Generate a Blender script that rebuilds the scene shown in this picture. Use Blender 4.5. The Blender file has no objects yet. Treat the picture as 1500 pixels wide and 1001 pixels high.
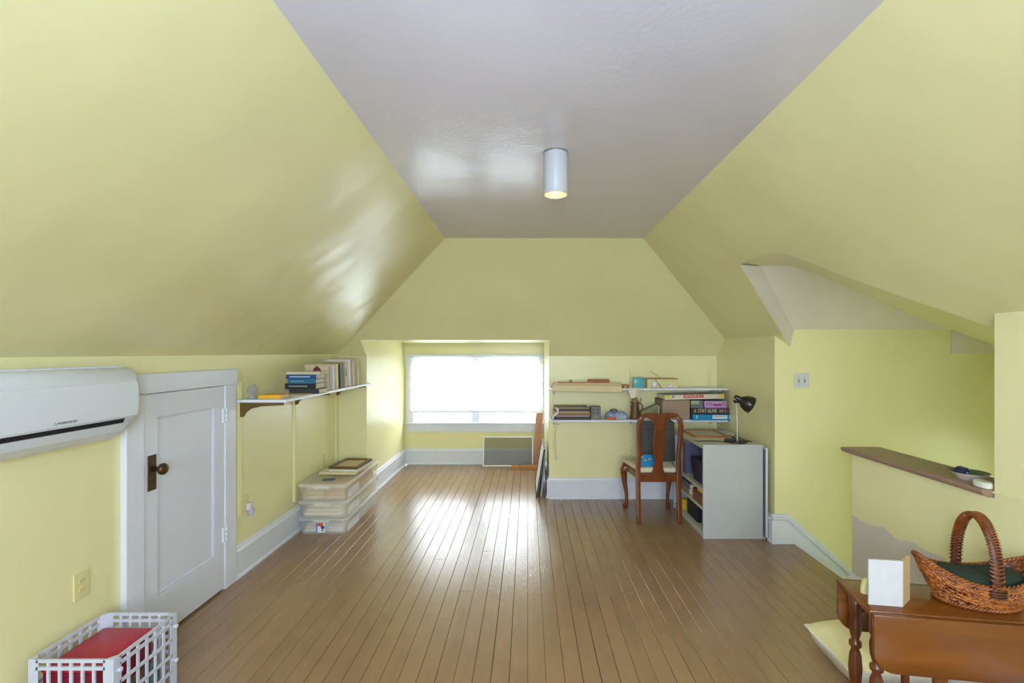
import bpy, bmesh, math, random
from mathutils import Vector, Matrix, Euler
random.seed(7)
PI = math.pi
S = bpy.context.scene
COL = S.collection

# ------------------------------------------------------------------ camera, sky, exposure
F_PX, VPX, VPY, EYE = 700.0, 773.0, 516.0, 1.5          # in the 1500x1001 frame
cd = bpy.data.cameras.new('camera'); cam = bpy.data.objects.new('camera', cd); COL.objects.link(cam)
cam.location = (0, 0, EYE); cam.rotation_euler = (PI/2, 0, 0)
cd.sensor_width = 36; cd.lens = F_PX/1500*36
cd.shift_x = -(VPX-750)/1500; cd.shift_y = (VPY-500.5)/1500
cd.clip_start = 0.02
S.camera = cam
W = bpy.data.worlds.new('overcast_sky'); S.world = W; W.use_nodes = True
bgn = W.node_tree.nodes['Background']
bgn.inputs[0].default_value = (0.84, 0.93, 1.0, 1); bgn.inputs[1].default_value = 15.0
S.view_settings.view_transform = 'Standard'; S.view_settings.look = 'None'
S.view_settings.gamma = 1; S.view_settings.use_curve_mapping = False
S.view_settings.exposure = 0.2
def portal(name, loc, rot, sx, sy):
    l = bpy.data.lights.new(name, 'AREA'); l.shape = 'RECTANGLE'; l.size = sx; l.size_y = sy
    l.cycles.is_portal = True
    o = bpy.data.objects.new(name, l); COL.objects.link(o); o.location = loc; o.rotation_euler = rot
YR = -1.7                                                # the wall behind the camera, with added windows
# the photographer's flash beside the lens: soft, slightly blue
fl_ = bpy.data.lights.new('camera_flash', 'AREA'); fl_.shape = 'DISK'; fl_.size = 0.45; fl_.energy = 34; fl_.color = (0.56, 0.71, 1.0)
flo = bpy.data.objects.new('camera_flash', fl_); COL.objects.link(flo); flo.location = (0.0, -0.25, 1.62); flo.rotation_euler = (math.radians(100), 0, 0)
portal('window_portal', (-0.70, 6.52, 1.0), (-PI/2, 0, 0), 1.75, 0.95)
portal('added_rear_portal', (0.05, YR-0.1, 1.45), (PI/2, 0, 0), 2.5, 1.25)

# ------------------------------------------------------------------ materials
def lin(c):
    return tuple(((v/255)/12.92 if v/255 <= 0.04045 else ((v/255+0.055)/1.055)**2.4) for v in c)
def mat(name, c, rough=0.5, metal=0.0, var=0.0, vscale=6.0, bump=0.0, bscale=40.0, bdist=0.01, stretch=None,
        objvar=0.0, c2=None, coat=0.0, spec=0.5, emis=None, estr=0.0):
    m = bpy.data.materials.new(name); m.use_nodes = True
    nt = m.node_tree; N = nt.nodes; L = nt.links; b = N['Principled BSDF']
    col = lin(c) + (1,)
    b.inputs['Base Color'].default_value = col
    b.inputs['Roughness'].default_value = rough; b.inputs['Metallic'].default_value = metal
    b.inputs['Specular IOR Level'].default_value = spec
    b.inputs['Coat Weight'].default_value = coat
    if emis:
        b.inputs['Emission Color'].default_value = lin(emis)+(1,); b.inputs['Emission Strength'].default_value = estr
    tc = N.new('ShaderNodeTexCoord'); mp = N.new('ShaderNodeMapping'); L.new(tc.outputs['Object'], mp.inputs[0])
    if stretch: mp.inputs['Scale'].default_value = stretch
    src = None
    if var > 0 or c2:
        n = N.new('ShaderNodeTexNoise'); n.inputs['Scale'].default_value = vscale; n.inputs['Detail'].default_value = 4
        L.new(mp.outputs[0], n.inputs['Vector'])
        r = N.new('ShaderNodeValToRGB')
        r.color_ramp.elements[0].position = 0.3; r.color_ramp.elements[1].position = 0.7
        lo = lin(c2)+(1,) if c2 else tuple(v*(1-var) for v in col[:3])+(1,)
        hi = col if c2 else tuple(min(1, v*(1+var)) for v in col[:3])+(1,)
        r.color_ramp.elements[0].color = lo; r.color_ramp.elements[1].color = hi
        L.new(n.outputs['Fac'], r.inputs[0]); src = r.outputs[0]
    if objvar > 0:
        oi = N.new('ShaderNodeObjectInfo'); h = N.new('ShaderNodeHueSaturation')
        mr = N.new('ShaderNodeMapRange'); mr.inputs[3].default_value = 1-objvar; mr.inputs[4].default_value = 1+objvar
        L.new(oi.outputs['Random'], mr.inputs[0]); L.new(mr.outputs[0], h.inputs['Value'])
        if src: L.new(src, h.inputs['Color'])
        else: h.inputs['Color'].default_value = col
        src = h.outputs[0]
    if src: L.new(src, b.inputs['Base Color'])
    if bump > 0:
        n2 = N.new('ShaderNodeTexNoise'); n2.inputs['Scale'].default_value = bscale; n2.inputs['Detail'].default_value = 5
        L.new(mp.outputs[0], n2.inputs['Vector'])
        bp = N.new('ShaderNodeBump'); bp.inputs['Strength'].default_value = bump; bp.inputs['Distance'].default_value = bdist
        L.new(n2.outputs['Fac'], bp.inputs['Height']); L.new(bp.outputs[0], b.inputs['Normal'])
    return m
def paint(name, c, rough, wave=0.25, fine=0.1, wscale=1.6, wstretch=(1, 1, 1)):
    """wall paint: slow plaster waves and fine brush marks"""
    m = mat(name, c, rough, var=0.025, vscale=2.5)
    N = m.node_tree.nodes; L = m.node_tree.links; b = N['Principled BSDF']; tc = N['Texture Coordinate']
    mp = N.new('ShaderNodeMapping'); mp.inputs['Scale'].default_value = wstretch; L.new(tc.outputs['Object'], mp.inputs[0])
    n1 = N.new('ShaderNodeTexNoise'); n1.inputs['Scale'].default_value = wscale; n1.inputs['Detail'].default_value = 2
    n2 = N.new('ShaderNodeTexNoise'); n2.inputs['Scale'].default_value = 45; n2.inputs['Detail'].default_value = 3
    for n in (n1, n2): L.new(mp.outputs[0], n.inputs['Vector'])
    b1 = N.new('ShaderNodeBump'); b1.inputs['Strength'].default_value = wave; b1.inputs['Distance'].default_value = 0.06
    b2 = N.new('ShaderNodeBump'); b2.inputs['Strength'].default_value = fine; b2.inputs['Distance'].default_value = 0.003
    L.new(n1.outputs['Fac'], b1.inputs['Height']); L.new(n2.outputs['Fac'], b2.inputs['Height'])
    L.new(b1.outputs[0], b2.inputs['Normal']); L.new(b2.outputs[0], b.inputs['Normal'])
    return m
def sheer(name, c, transp, transl, rough=0.4, spec=True):
    """fabric or plastic that lets light through: transparent + translucent + diffuse"""
    m = bpy.data.materials.new(name); m.use_nodes = True; nt = m.node_tree; N = nt.nodes; L = nt.links
    b = N['Principled BSDF']; b.inputs['Base Color'].default_value = lin(c)+(1,); b.inputs['Roughness'].default_value = rough
    tr = N.new('ShaderNodeBsdfTransparent'); tl = N.new('ShaderNodeBsdfTranslucent'); tl.inputs[0].default_value = lin(c)+(1,)
    m1 = N.new('ShaderNodeMixShader'); m2 = N.new('ShaderNodeMixShader'); m1.inputs[0].default_value = transl; m2.inputs[0].default_value = transp
    L.new(b.outputs[0], m1.inputs[1]); L.new(tl.outputs[0], m1.inputs[2])
    L.new(m1.outputs[0], m2.inputs[1]); L.new(tr.outputs[0], m2.inputs[2])
    L.new(m2.outputs[0], N['Material Output'].inputs[0]); return m

YEL = (237, 231, 178)
M = {}
M['yellow'] = paint('yellow_wall_paint', YEL, 0.34, 0.22, 0.12)
M['yellow_slope'] = paint('yellow_slope_paint', YEL, 0.25, 0.30, 0.10, 1.3, (1.0, 1.6, 1.0))
M['ceil'] = paint('grey_white_ceiling_paint', (218, 213, 225), 0.18, 0.16, 0.28, 1.8)
M['white'] = mat('white_trim_paint', (224, 228, 240), 0.35, var=0.02, bump=0.05, bscale=25)
M['stairwhite'] = paint('stairwell_white_paint', (230, 220, 216), 0.5, 0.1, 0.1)
M['plank'] = mat('tan_floor_paint', (154, 123, 92), 0.20, spec=0.8, var=0.07, vscale=5, bump=0.35, bscale=30, bdist=0.005, stretch=(2.5, .8, 1), objvar=0.05)
M['gap'] = mat('dark_floor_gap', (40, 29, 20), 0.9)
M['door'] = mat('white_door_paint', (220, 223, 236), 0.32, var=0.02, bump=0.05, bscale=18)
M['brass'] = mat('dark_aged_brass', (86, 66, 42), 0.38, metal=0.7, var=0.2, vscale=30)
M['ac'] = mat('white_plastic', (214, 219, 226), 0.28, var=0.01)
M['ac_dark'] = mat('black_slot', (18, 18, 22), 0.6)
M['grey_print'] = mat('grey_print', (105, 105, 110), 0.6)
M['ivory'] = mat('ivory_plate', (226, 218, 160), 0.35)
M['white_plate'] = mat('white_plate', (214, 214, 216), 0.35)
M['dark'] = mat('near_black', (26, 25, 28), 0.55)
M['lampwhite'] = mat('white_enamel', (194, 196, 205), 0.4)
M['steel'] = mat('grey_steel', (150, 152, 156), 0.35, metal=0.8)
M['cherry'] = mat('cherry_wood', (128, 66, 26), 0.28, c2=(100, 46, 17), vscale=3.5, stretch=(6, 6, 1), coat=0.3)
M['maple'] = mat('honey_maple_wood', (128, 74, 22), 0.30, c2=(98, 52, 12), vscale=2.2, stretch=(1, 5, 9), coat=0.25)
M['maple_leg'] = mat('dark_maple_turning', (112, 58, 20), 0.30, c2=(82, 38, 12), vscale=3, stretch=(6, 6, 1), coat=0.25)
M['oakboard'] = mat('orange_oak', (188, 132, 68), 0.4, c2=(164, 106, 50), vscale=3, stretch=(5, 5, 1))
M['brownwood'] = mat('brown_bracket_wood', (118, 92, 44), 0.5, c2=(94, 70, 30), vscale=6)
M['capwood'] = mat('mauve_brown_paint', (150, 122, 106), 0.35, var=0.08, vscale=9, bump=0.08, bscale=20)
M['cream_fabric'] = mat('cream_fabric', (222, 212, 186), 0.9, var=0.06, vscale=40, bump=0.2, bscale=120, bdist=0.003)
M['desk'] = mat('pale_grey_laminate', (190, 193, 196), 0.4, var=0.02, bump=0.06, bscale=16)
M['desk_top'] = mat('pale_cream_laminate', (205, 203, 184), 0.35, var=0.03)
M['wicker'] = mat('honey_wicker', (158, 88, 36), 0.35, c2=(102, 50, 18), vscale=28, coat=0.2)
M['wicker_light'] = mat('pale_honey_wicker', (184, 112, 52), 0.32, c2=(140, 78, 30), vscale=28, coat=0.2)
M['wicker_dark'] = mat('dark_wicker', (96, 52, 34), 0.4, c2=(58, 30, 24), vscale=60)
M['green'] = mat('dark_green_felt', (36, 52, 40), 0.95, var=0.1, vscale=20)
M['pillow'] = mat('lemon_cotton', (234, 226, 172), 0.9, var=0.05, vscale=12, bump=0.25, bscale=50, bdist=0.004)
M['ticking'] = mat('white_cotton', (232, 228, 214), 0.9, var=0.05, vscale=30)
M['crate'] = mat('white_crate_plastic', (200, 206, 222), 0.38)
M['red'] = mat('red_vinyl', (186, 36, 62), 0.4, var=0.08, vscale=9)
M['maroon'] = mat('maroon_vinyl', (140, 14, 44), 0.4)
M['paper'] = mat('page_edges', (226, 214, 190), 0.9, var=0.05, vscale=60, stretch=(1, 1, 8))
M['alum'] = mat('white_aluminium', (226, 226, 222), 0.35)
M['shade'] = sheer('white_cellular_shade', (248, 248, 250), 0.34, 0.62, 0.8)
M['bin'] = sheer('clear_plastic', (250, 250, 250), 0.58, 0.5, 0.2)
M['lid'] = sheer('milky_plastic_lid', (252, 251, 248), 0.42, 0.5, 0.2)
M['mesh'] = sheer('grey_insect_mesh', (112, 112, 100), 0.50, 0.1, 0.6)
M['clapboard'] = mat('white_clapboard', (236, 238, 244), 0.6)
M['roofing'] = mat('grey_shingle', (120, 120, 124), 0.9, var=0.15, vscale=8)
M['ground'] = mat('lawn_green', (110, 122, 84), 0.95, var=0.2, vscale=0.6)
M['warm'] = mat('warm_bulb', (255, 240, 210), 0.5, emis=(255, 205, 130), estr=2.6)
def glass():
    m = bpy.data.materials.new('window_glass'); m.use_nodes = True; N = m.node_tree.nodes; L = m.node_tree.links
    g = N.new('ShaderNodeBsdfGlossy'); g.inputs['Roughness'].default_value = 0.02
    t = N.new('ShaderNodeBsdfTransparent'); x = N.new('ShaderNodeMixShader'); x.inputs[0].default_value = 0.06
    L.new(t.outputs[0], x.inputs[1]); L.new(g.outputs[0], x.inputs[2]); L.new(x.outputs[0], N['Material Output'].inputs[0]); return m
M['glass'] = glass()
_plain = {}
def C_(r, g, b, rough=0.55, **k):
    key = (r, g, b, rough, tuple(k.items()))
    if key not in _plain: _plain[key] = mat('paint_%d_%d_%d' % (r, g, b), (r, g, b), rough, **({'var': 0.04, 'vscale': 25} | k))
    return _plain[key]
def half_wall_mat():
    """yellow paint with a bare white plaster patch of its own shape low on the wall"""
    m = paint('patched_yellow_paint', YEL, 0.36, 0.22, 0.12); N = m.node_tree.nodes; L = m.node_tree.links
    b = N['Principled BSDF']; old = b.inputs['Base Color'].links[0].from_socket
    tc = N['Texture Coordinate']; sep = N.new('ShaderNodeSeparateXYZ'); L.new(tc.outputs['Object'], sep.inputs[0])
    ns = N.new('ShaderNodeTexNoise'); ns.inputs['Scale'].default_value = 7; L.new(tc.outputs['Object'], ns.inputs['Vector'])
    def mth(op, a, c):
        n = N.new('ShaderNodeMath'); n.operation = op
        for i, v in enumerate((a, c)):
            if hasattr(v, 'links'): L.new(v, n.inputs[i])
            else: n.inputs[i].default_value = v
        return n.outputs[0]
    wob = mth('MULTIPLY', mth('SUBTRACT', ns.outputs['Fac'], 0.5), 0.10)
    # a patch: z below 0.56, y between 2.15 and 2.79, minus nothing else
    z = mth('ADD', sep.outputs['Z'], wob); y = mth('ADD', sep.outputs['Y'], wob)
    f1 = mth('LESS_THAN', z, 0.545); f2 = mth('GREATER_THAN', y, 2.16)
    f = mth('MULTIPLY', f1, f2)
    mx = N.new('ShaderNodeMix'); mx.data_type = 'RGBA'; mx.inputs[7].default_value = lin((214, 206, 198))+(1,)
    L.new(f, mx.inputs[0]); L.new(old, mx.inputs[6]); L.new(mx.outputs[2], b.inputs['Base Color']); return m
M['halfwall'] = half_wall_mat()

# ------------------------------------------------------------------ mesh helpers
class MB:
    def __init__(s): s.v = []; s.f = []; s.s = []
    def add(s, vs, fs, smooth=False, T=None):
        o = len(s.v)
        s.v += [tuple(T @ Vector(p)) if T else tuple(p) for p in vs]
        s.f += [tuple(i+o for i in f) for f in fs]; s.s += [smooth]*len(fs); return s
    def box(s, x0, x1, y0, y1, z0, z1, T=None):
        vs = [(x, y, z) for x in (x0, x1) for y in (y0, y1) for z in (z0, z1)]
        return s.add(vs, [(0, 1, 3, 2), (4, 6, 7, 5), (0, 4, 5, 1), (2, 3, 7, 6), (0, 2, 6, 4), (1, 5, 7, 3)], False, T)
    def poly(s, pts): return s.add(pts, [tuple(range(len(pts)))])
    def prism(s, pts, axis, a0, a1, T=None, smooth=False):
        """extrude a 2D outline along axis 0/1/2; the outline uses the other two axes in order"""
        def mk(p, a):
            q = [p[0], p[1]]; q.insert(axis, a); return tuple(q)
        n = len(pts); vs = [mk(p, a0) for p in pts] + [mk(p, a1) for p in pts]
        s.add(vs, [tuple(range(n))[::-1], tuple(range(n, 2*n))], False, T)
        o = len(s.v)-2*n
        for i in range(n):
            j = (i+1) % n; s.f.append((o+i, o+j, o+n+j, o+n+i)); s.s.append(smooth)
        return s
    def lathe(s, prof, n=24, c=(0, 0, 0), T=None, cap=True):
        vs = []; fs = []
        for r, z in prof:
            for k in range(n):
                a = 2*PI*k/n; vs.append((c[0]+r*math.cos(a), c[1]+r*math.sin(a), c[2]+z))
        for i in range(len(prof)-1):
            for k in range(n):
                j = (k+1) % n; fs.append((i*n+k, i*n+j, (i+1)*n+j, (i+1)*n+k))
        s.add(vs, fs, True, T)
        if cap:
            o = len(s.v)-len(vs)
            s.f.append(tuple(o+k for k in range(n))[::-1]); s.s.append(False)
            e = o+(len(prof)-1)*n; s.f.append(tuple(e+k for k in range(n))); s.s.append(False)
        return s
    def tube(s, pts, r, n=8, closed=False, T=None, flat=(1, 1), up=None):
        P = [Vector(p) for p in pts]; m = len(P); R = r if isinstance(r, (list, tuple)) else [r]*m
        vs = []; fs = []; prev = None
        for i in range(m):
            if closed: t = (P[(i+1) % m]-P[i-1]).normalized()
            else: t = (P[min(i+1, m-1)]-P[max(i-1, 0)]).normalized()
            if prev is None:
                a = Vector(up) if up else (Vector((0, 0, 1)) if abs(t.z) < 0.9 else Vector((1, 0, 0)))
                u = (a-t*a.dot(t)).normalized()
            else:
                u = prev-t*prev.dot(t); u = u.normalized()
            prev = u; w = t.cross(u)
            for k in range(n):
                an = 2*PI*(k+0.5)/n; vs.append(P[i]+u*(math.cos(an)*R[i]*flat[0])+w*(math.sin(an)*R[i]*flat[1]))
        for i in range(m if closed else m-1):
            for k in range(n):
                j = (k+1) % n; i2 = (i+1) % m; fs.append((i*n+k, i*n+j, i2*n+j, i2*n+k))
        s.add(vs, fs, n > 4, T)
        if not closed:
            o = len(s.v)-len(vs)
            s.f.append(tuple(o+k for k in range(n))[::-1]); s.s.append(False)
            s.f.append(tuple(o+(m-1)*n+k for k in range(n))); s.s.append(False)
        return s
    def grid(s, fn, nu, nv, smooth=True, T=None):
        vs = [fn(i/nu, j/nv) for i in range(nu+1) for j in range(nv+1)]
        fs = [(i*(nv+1)+j, (i+1)*(nv+1)+j, (i+1)*(nv+1)+j+1, i*(nv+1)+j+1) for i in range(nu) for j in range(nv)]
        return s.add(vs, fs, smooth, T)
    def build(s, name, m, parent=None, bevel=0, seg=1, loc=None, rot=None, fix=True, subsurf=0):
        me = bpy.data.meshes.new(name); me.from_pydata(s.v, [], s.f); me.polygons.foreach_set('use_smooth', s.s)
        if bevel or fix:
            b = bmesh.new(); b.from_mesh(me)
            if fix: bmesh.ops.recalc_face_normals(b, faces=b.faces)
            if bevel:
                es = [e for e in b.edges if len(e.link_faces) == 2 and e.calc_face_angle(0) > 0.5]
                bmesh.ops.bevel(b, geom=es, offset=bevel, segments=seg, affect='EDGES', profile=0.5, clamp_overlap=True)
                if seg > 1:
                    for f in b.faces: f.smooth = True
            b.to_mesh(me); b.free()
        if bevel and seg > 1:
            me.set_sharp_from_angle(angle=0.7)
        me.materials.append(M[m] if isinstance(m, str) else m)
        o = bpy.data.objects.new(name, me); COL.objects.link(o)
        if parent: o.parent = parent
        if loc: o.location = loc
        if rot: o.rotation_euler = rot
        return o
def tag(o, label=None, cat=None, group=None, kind=None):
    if label: o['label'] = label
    if cat: o['category'] = cat
    if group: o['group'] = group
    if kind: o['kind'] = kind
    return o
def thing(name, label, cat, loc=(0, 0, 0), rotz=0.0, group=None, rot=None):
    o = bpy.data.objects.new(name, None); COL.objects.link(o); o.empty_display_size = 0.05
    o.location = loc; o.rotation_euler = rot or (0, 0, rotz); return tag(o, label, cat, group)
def struct(name, mb, m, label=None, cat=None, **k):
    o = mb.build(name, m, **k); return tag(o, label, cat, None, 'structure')
def part_copy(src, parent, loc=None, rot=None):
    o = src.copy(); COL.objects.link(o); o.parent = parent
    if loc is not None: o.location = loc
    if rot is not None: o.rotation_euler = rot
    return o
def text(name, body, size, m, parent, loc, rot, width=None):
    cu = bpy.data.curves.new(name, 'FONT'); cu.body = body; cu.size = size; cu.extrude = 0.0003
    cu.align_x = 'CENTER'; cu.align_y = 'CENTER'; cu.resolution_u = 3
    t = bpy.data.objects.new(name, cu); COL.objects.link(t)
    dg = bpy.context.evaluated_depsgraph_get(); me = bpy.data.meshes.new_from_object(t.evaluated_get(dg))
    bpy.data.objects.remove(t)
    if width and len(me.vertices):
        w = max(v.co.x for v in me.vertices)-min(v.co.x for v in me.vertices); k = width/w
        for v in me.vertices: v.co.x *= k
    me.materials.clear(); me.materials.append(M[m] if isinstance(m, str) else m)
    o = bpy.data.objects.new(name, me); COL.objects.link(o); o.parent = parent; o.location = loc; o.rotation_euler = rot; return o
def pt(px, py, D): return ((px-VPX)*D/F_PX, D, EYE-(py-VPY)*D/F_PX)

# ------------------------------------------------------------------ the shell (X right, Y away from the camera, Z up)
XL, XR, YB, YW = -1.937, 1.939, 4.9, 6.4
XN = 1.90                       # near right knee wall and half wall
CL, CR, YC, ZC = -0.652, 0.912, 3.772, 2.4
DL, DR, ZD = -1.65, 0.218, 1.62 # dormer cheeks and ceiling
YS = 3.75                       # stair wall that carries the switch
zl = lambda x: ZC - 0.716*(CL-x)
zr = lambda x: ZC - 0.752*(x-CR)
zh = lambda y: ZC - 0.835*(y-YC)
yh = lambda z: YC + (ZC-z)/0.835
ZL = zl(XL); ZKR = zr(XR); ZBK = zh(YB)
YD = yh(ZD)

struct('wall_left', MB().poly([(XL, YR, 0), (XL, YB, 0), (XL, YB, ZBK), (XL, yh(ZL), ZL), (XL, YR, ZL)]), 'yellow', 'low yellow knee wall behind the short white door', 'wall', fix=False)
struct('ceiling_slope_left', MB().poly([(CL, YR, ZC), (XL, YR, ZL), (XL, yh(ZL), ZL), (CL, YC, ZC)]), 'yellow_slope', 'sloping yellow ceiling above the short white door', 'ceiling', fix=False)
struct('ceiling', MB().poly([(CL, YR, ZC), (CL, YC, ZC), (CR, YC, ZC), (CR, YR, ZC)]), 'ceil', 'flat grey white ceiling carrying the cylinder lamp', 'ceiling', fix=False)
struct('ceiling_slope_back', MB().poly([(CL, YC, ZC), (XL, yh(ZL), ZL), (XL, YB, ZBK), (DL, YB, ZBK), (DL, YD, ZD), (DR, YD, ZD), (DR, YB, ZBK),
        (XR, YB, ZBK), (XR, yh(ZKR), ZKR), (CR, YC, ZC)]), 'yellow_slope', 'sloping yellow ceiling above the dormer window', 'ceiling', fix=False)
# the wedge of knee wall between slope and back wall on the right
struct('wall_right', MB().poly([(XR, YS, 0), (XR, YB, 0), (XR, YB, ZBK), (XR, yh(ZKR), ZKR), (XR, YS, ZKR)]), 'yellow', 'yellow knee wall beside the grey desk', 'wall', fix=False)
struct('wall_back', MB().poly([(DR, YB, 0), (XR, YB, 0), (XR, YB, ZBK), (DR, YB, ZBK)]).poly([(XL, YB, 0), (DL, YB, 0), (DL, YB, ZBK), (XL, YB, ZBK)]),
       'yellow', 'yellow end wall that carries the two long shelves', 'wall', fix=False)
struct('wall_dormer_left', MB().poly([(DL, YB, 0), (DL, YW, 0), (DL, YW, ZD), (DL, YD, ZD), (DL, YB, ZBK)]), 'yellow', 'yellow dormer cheek beside the clear bins', 'wall', fix=False)
struct('wall_dormer_right', MB().poly([(DR, YB, 0), (DR, YW, 0), (DR, YW, ZD), (DR, YD, ZD), (DR, YB, ZBK)]), 'yellow', 'yellow dormer cheek behind the leaning black frame', 'wall', fix=False)
struct('ceiling_dormer', MB().poly([(DL, YD, ZD), (DR, YD, ZD), (DR, YW, ZD), (DL, YW, ZD)]), 'yellow', 'small yellow dormer ceiling above the window', 'ceiling', fix=False)
# window wall: four strips around the opening, with real depth
WX0, WX1, WZ0, WZ1 = -1.535, 0.165, 0.555, 1.44
wm = MB()
for (a, b, c, d) in ((DL, DR, 0, WZ0), (DL, DR, WZ1, ZD), (DL, WX0, WZ0, WZ1), (WX1, DR, WZ0, WZ1)):
    wm.box(a, b, YW, YW+0.14, c, d)
struct('wall_window', wm, 'yellow', 'yellow dormer end wall around the shaded window', 'wall')
# wall behind the camera with openings for two added windows
rw = MB(); RX0, RX1, RZ0, RZ1 = -1.2, 1.3, 0.82, 2.08
for (a, b, c, d) in ((XL, 2.1, 0, RZ0), (XL, 2.1, RZ1, 2.5), (XL, RX0, RZ0, RZ1), (RX1, 2.1, RZ0, RZ1)):
    rw.box(a, b, YR-0.14, YR, c, d)
struct('wall_rear', rw, 'yellow', 'yellow end wall opposite the dormer', 'wall')
# right slope with the stair opening cut out of it
OUT = [(1083.8, 388), (1094, 382), (1105, 377.5), (1117, 373.5), (1130, 371), (1144, 371.5), (1158, 375), (1176, 381), (1194, 388), (1228, 401.5), (1298, 427), (1354, 446), (1410, 465), (1457.6, 483)]
INN = [(1091, 388.5), (1098, 389), (1104, 389.5), (1109, 390), (1114.6, 390), (1132, 389.6), (1152, 389.8), (1167, 392), (1180, 395.5), (1228, 414.6), (1280, 437.5), (1326, 458), (1382, 479), (1457.6, 508)]
def on_slope(px, py):
    r = (VPY-py)/(px-VPX); X = (ZC-EYE+0.752*CR)/(0.752+r); return (X, F_PX*X/(px-VPX), zr(X))
KW = 0.75; ZS0 = EYE+0.177
def on_stairceil(px, py):
    u = (VPY-py)/F_PX; D = (0.177+KW*YS)/(u+KW)
    if D > YS: D = YS
    return pt(px, py, D)
oc = [on_slope(*p) for p in OUT]; ic = [on_stairceil(*p) for p in INN]
B0 = (2.06, YS, zr(2.06))
slope = [(CR, YR, ZC), (CR, YC, ZC), (XR, yh(ZKR), ZKR), (XR, YS, ZKR), B0] + oc + [(oc[-1][0], 1.94, zr(oc[-1][0])), (XN, 1.94, zr(XN)), (XN, YR, zr(XN))]
struct('ceiling_slope_right', MB().poly(slope), 'yellow_slope', 'sloping yellow ceiling cut open above the stairs', 'ceiling', fix=False)
soff = MB(); n = len(oc)
soff.add(oc+ic, [(i, i+1, n+i+1, n+i) for i in range(n-1)], True)
struct('soffit_stair', soff, 'yellow_slope', 'curved soffit lining the stair opening in the slope', 'soffit', fix=False)
A1 = on_stairceil(1114.6, 390); B1 = (2.09, YS, ZS0)
ck = MB().poly([oc[0], A1, B1]).poly([oc[0], B1, B0]).poly([oc[0], ic[0], ic[2], A1])
struct('cheek_stair', ck, 'stairwhite', 'narrow white cheek of the stair opening', 'wall trim', fix=False)
zs = lambda y: ZS0+KW*(YS-y)
struct('ceiling_stair', MB().poly([B1, (4.05, YS, ZS0), (4.05, 2.9, zs(2.9)), (1.62, 2.9, zs(2.9)), A1][::-1]), 'stairwhite', 'white sloping ceiling above the stairs', 'ceiling', fix=False)
struct('wall_stair', MB().poly([(XR, YS, -2.2), (4.05, YS, -2.2), (4.05, YS, ZS0), (B1[0], YS, ZS0), B0, (XR, YS, ZKR)]), 'yellow', 'yellow stair wall with the double switch', 'wall', fix=False)
struct('header_stair', MB().box(3.32, 4.05, YS-0.012, YS+0.05, 1.49, ZS0+0.005), 'stairwhite', 'white header at the top of the stair wall', 'header')
sw_ = MB(); SY0, SY1, SZ0_, SZ1_ = 2.55, 3.05, 0.30, 0.85
for (a, b, c, d) in ((1.94, YS, -2.2, SZ0_), (1.94, YS, SZ1_, 2.5), (1.94, SY0, SZ0_, SZ1_), (SY1, YS, SZ0_, SZ1_)): sw_.box(4.05, 4.15, a, b, c, d)
struct('wall_stair_side', sw_, 'yellow', 'yellow outer wall of the stairwell around an added window', 'wall')
w3 = tag(thing('added_stair_window', 'small added stairwell window in the outer wall', 'window', (4.05, (SY0+SY1)/2, SZ0_)), kind='structure')  # window added out of view to brighten the stairwell
for (a, b, c, d) in ((-0.25, 0.25, 0, 0.05), (-0.25, 0.25, 0.50, 0.55), (-0.25, -0.20, 0.05, 0.50), (0.20, 0.25, 0.05, 0.50), (-0.20, 0.20, 0.26, 0.29)): MB().box(0.04, 0.08, a, b, c, d).build('sash', 'white', w3)
MB().box(0.058, 0.062, -0.21, 0.21, 0.04, 0.51).build('pane', 'glass', w3)
portal('added_stair_portal', (4.2, 2.8, 0.575), (0, PI/2, 0), 0.55, 0.5)
struct('wall_stair_near', MB().poly([(2.03, 1.945, -2.2), (4.05, 1.945, -2.2), (4.05, 1.945, 2.45), (2.03, 1.945, 2.45)]), 'yellow', 'yellow stair wall behind the half wall', 'wall', fix=False)
struct('wall_right_near', MB().box(XN, 2.03, YR, 1.945, 0, zr(XN)), 'yellow', 'yellow knee wall beside the half wall', 'wall')
struct('light_seal', MB().poly([(0.95, 1.3, 2.5), (4.2, 1.3, 2.5), (4.2, 3.85, 2.5), (0.95, 3.85, 2.5)])  # unseen shell, added to keep sky light from leaking into the stairwell
       .poly([(0.95, 1.3, 2.5), (4.2, 1.3, 2.5), (4.2, 1.3, -2.2), (2.06, 1.3, -2.2), (2.06, 1.3, 1.60), (0.95, 1.3, 2.44)])
       .poly([(0.95, 3.85, 2.5), (4.2, 3.85, 2.5), (4.2, 3.85, -2.2), (1.97, 3.85, -2.2), (1.97, 3.85, 1.68), (0.95, 3.85, 2.44)]), 'roofing', 'unseen shell sealing the stairwell from sky light', 'roof', fix=False)
# half wall with its cap
struct('half_wall', MB().box(XN, 2.05, 1.945, 2.80, -2.2, 0.905), 'halfwall', 'yellow half wall with a bare plaster patch beside the stairs', 'half wall')
cap = MB().prism([(1.855, 0.925), (1.862, 0.913), (1.885, 0.906), (2.07, 0.906), (2.085, 0.925), (2.085, 0.938), (1.855, 0.938)], 1, 1.95, 2.835)
hc = struct('half_wall_cap', cap, 'capwood', 'mauve brown wooden cap along the half wall', 'wall cap', bevel=0.003)
struct('trim_1', MB().box(XN-0.004, XN, YR, 1.95, 0.925, 0.932), 'yellow', 'thin painted bead on the near right wall', 'trim')
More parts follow.
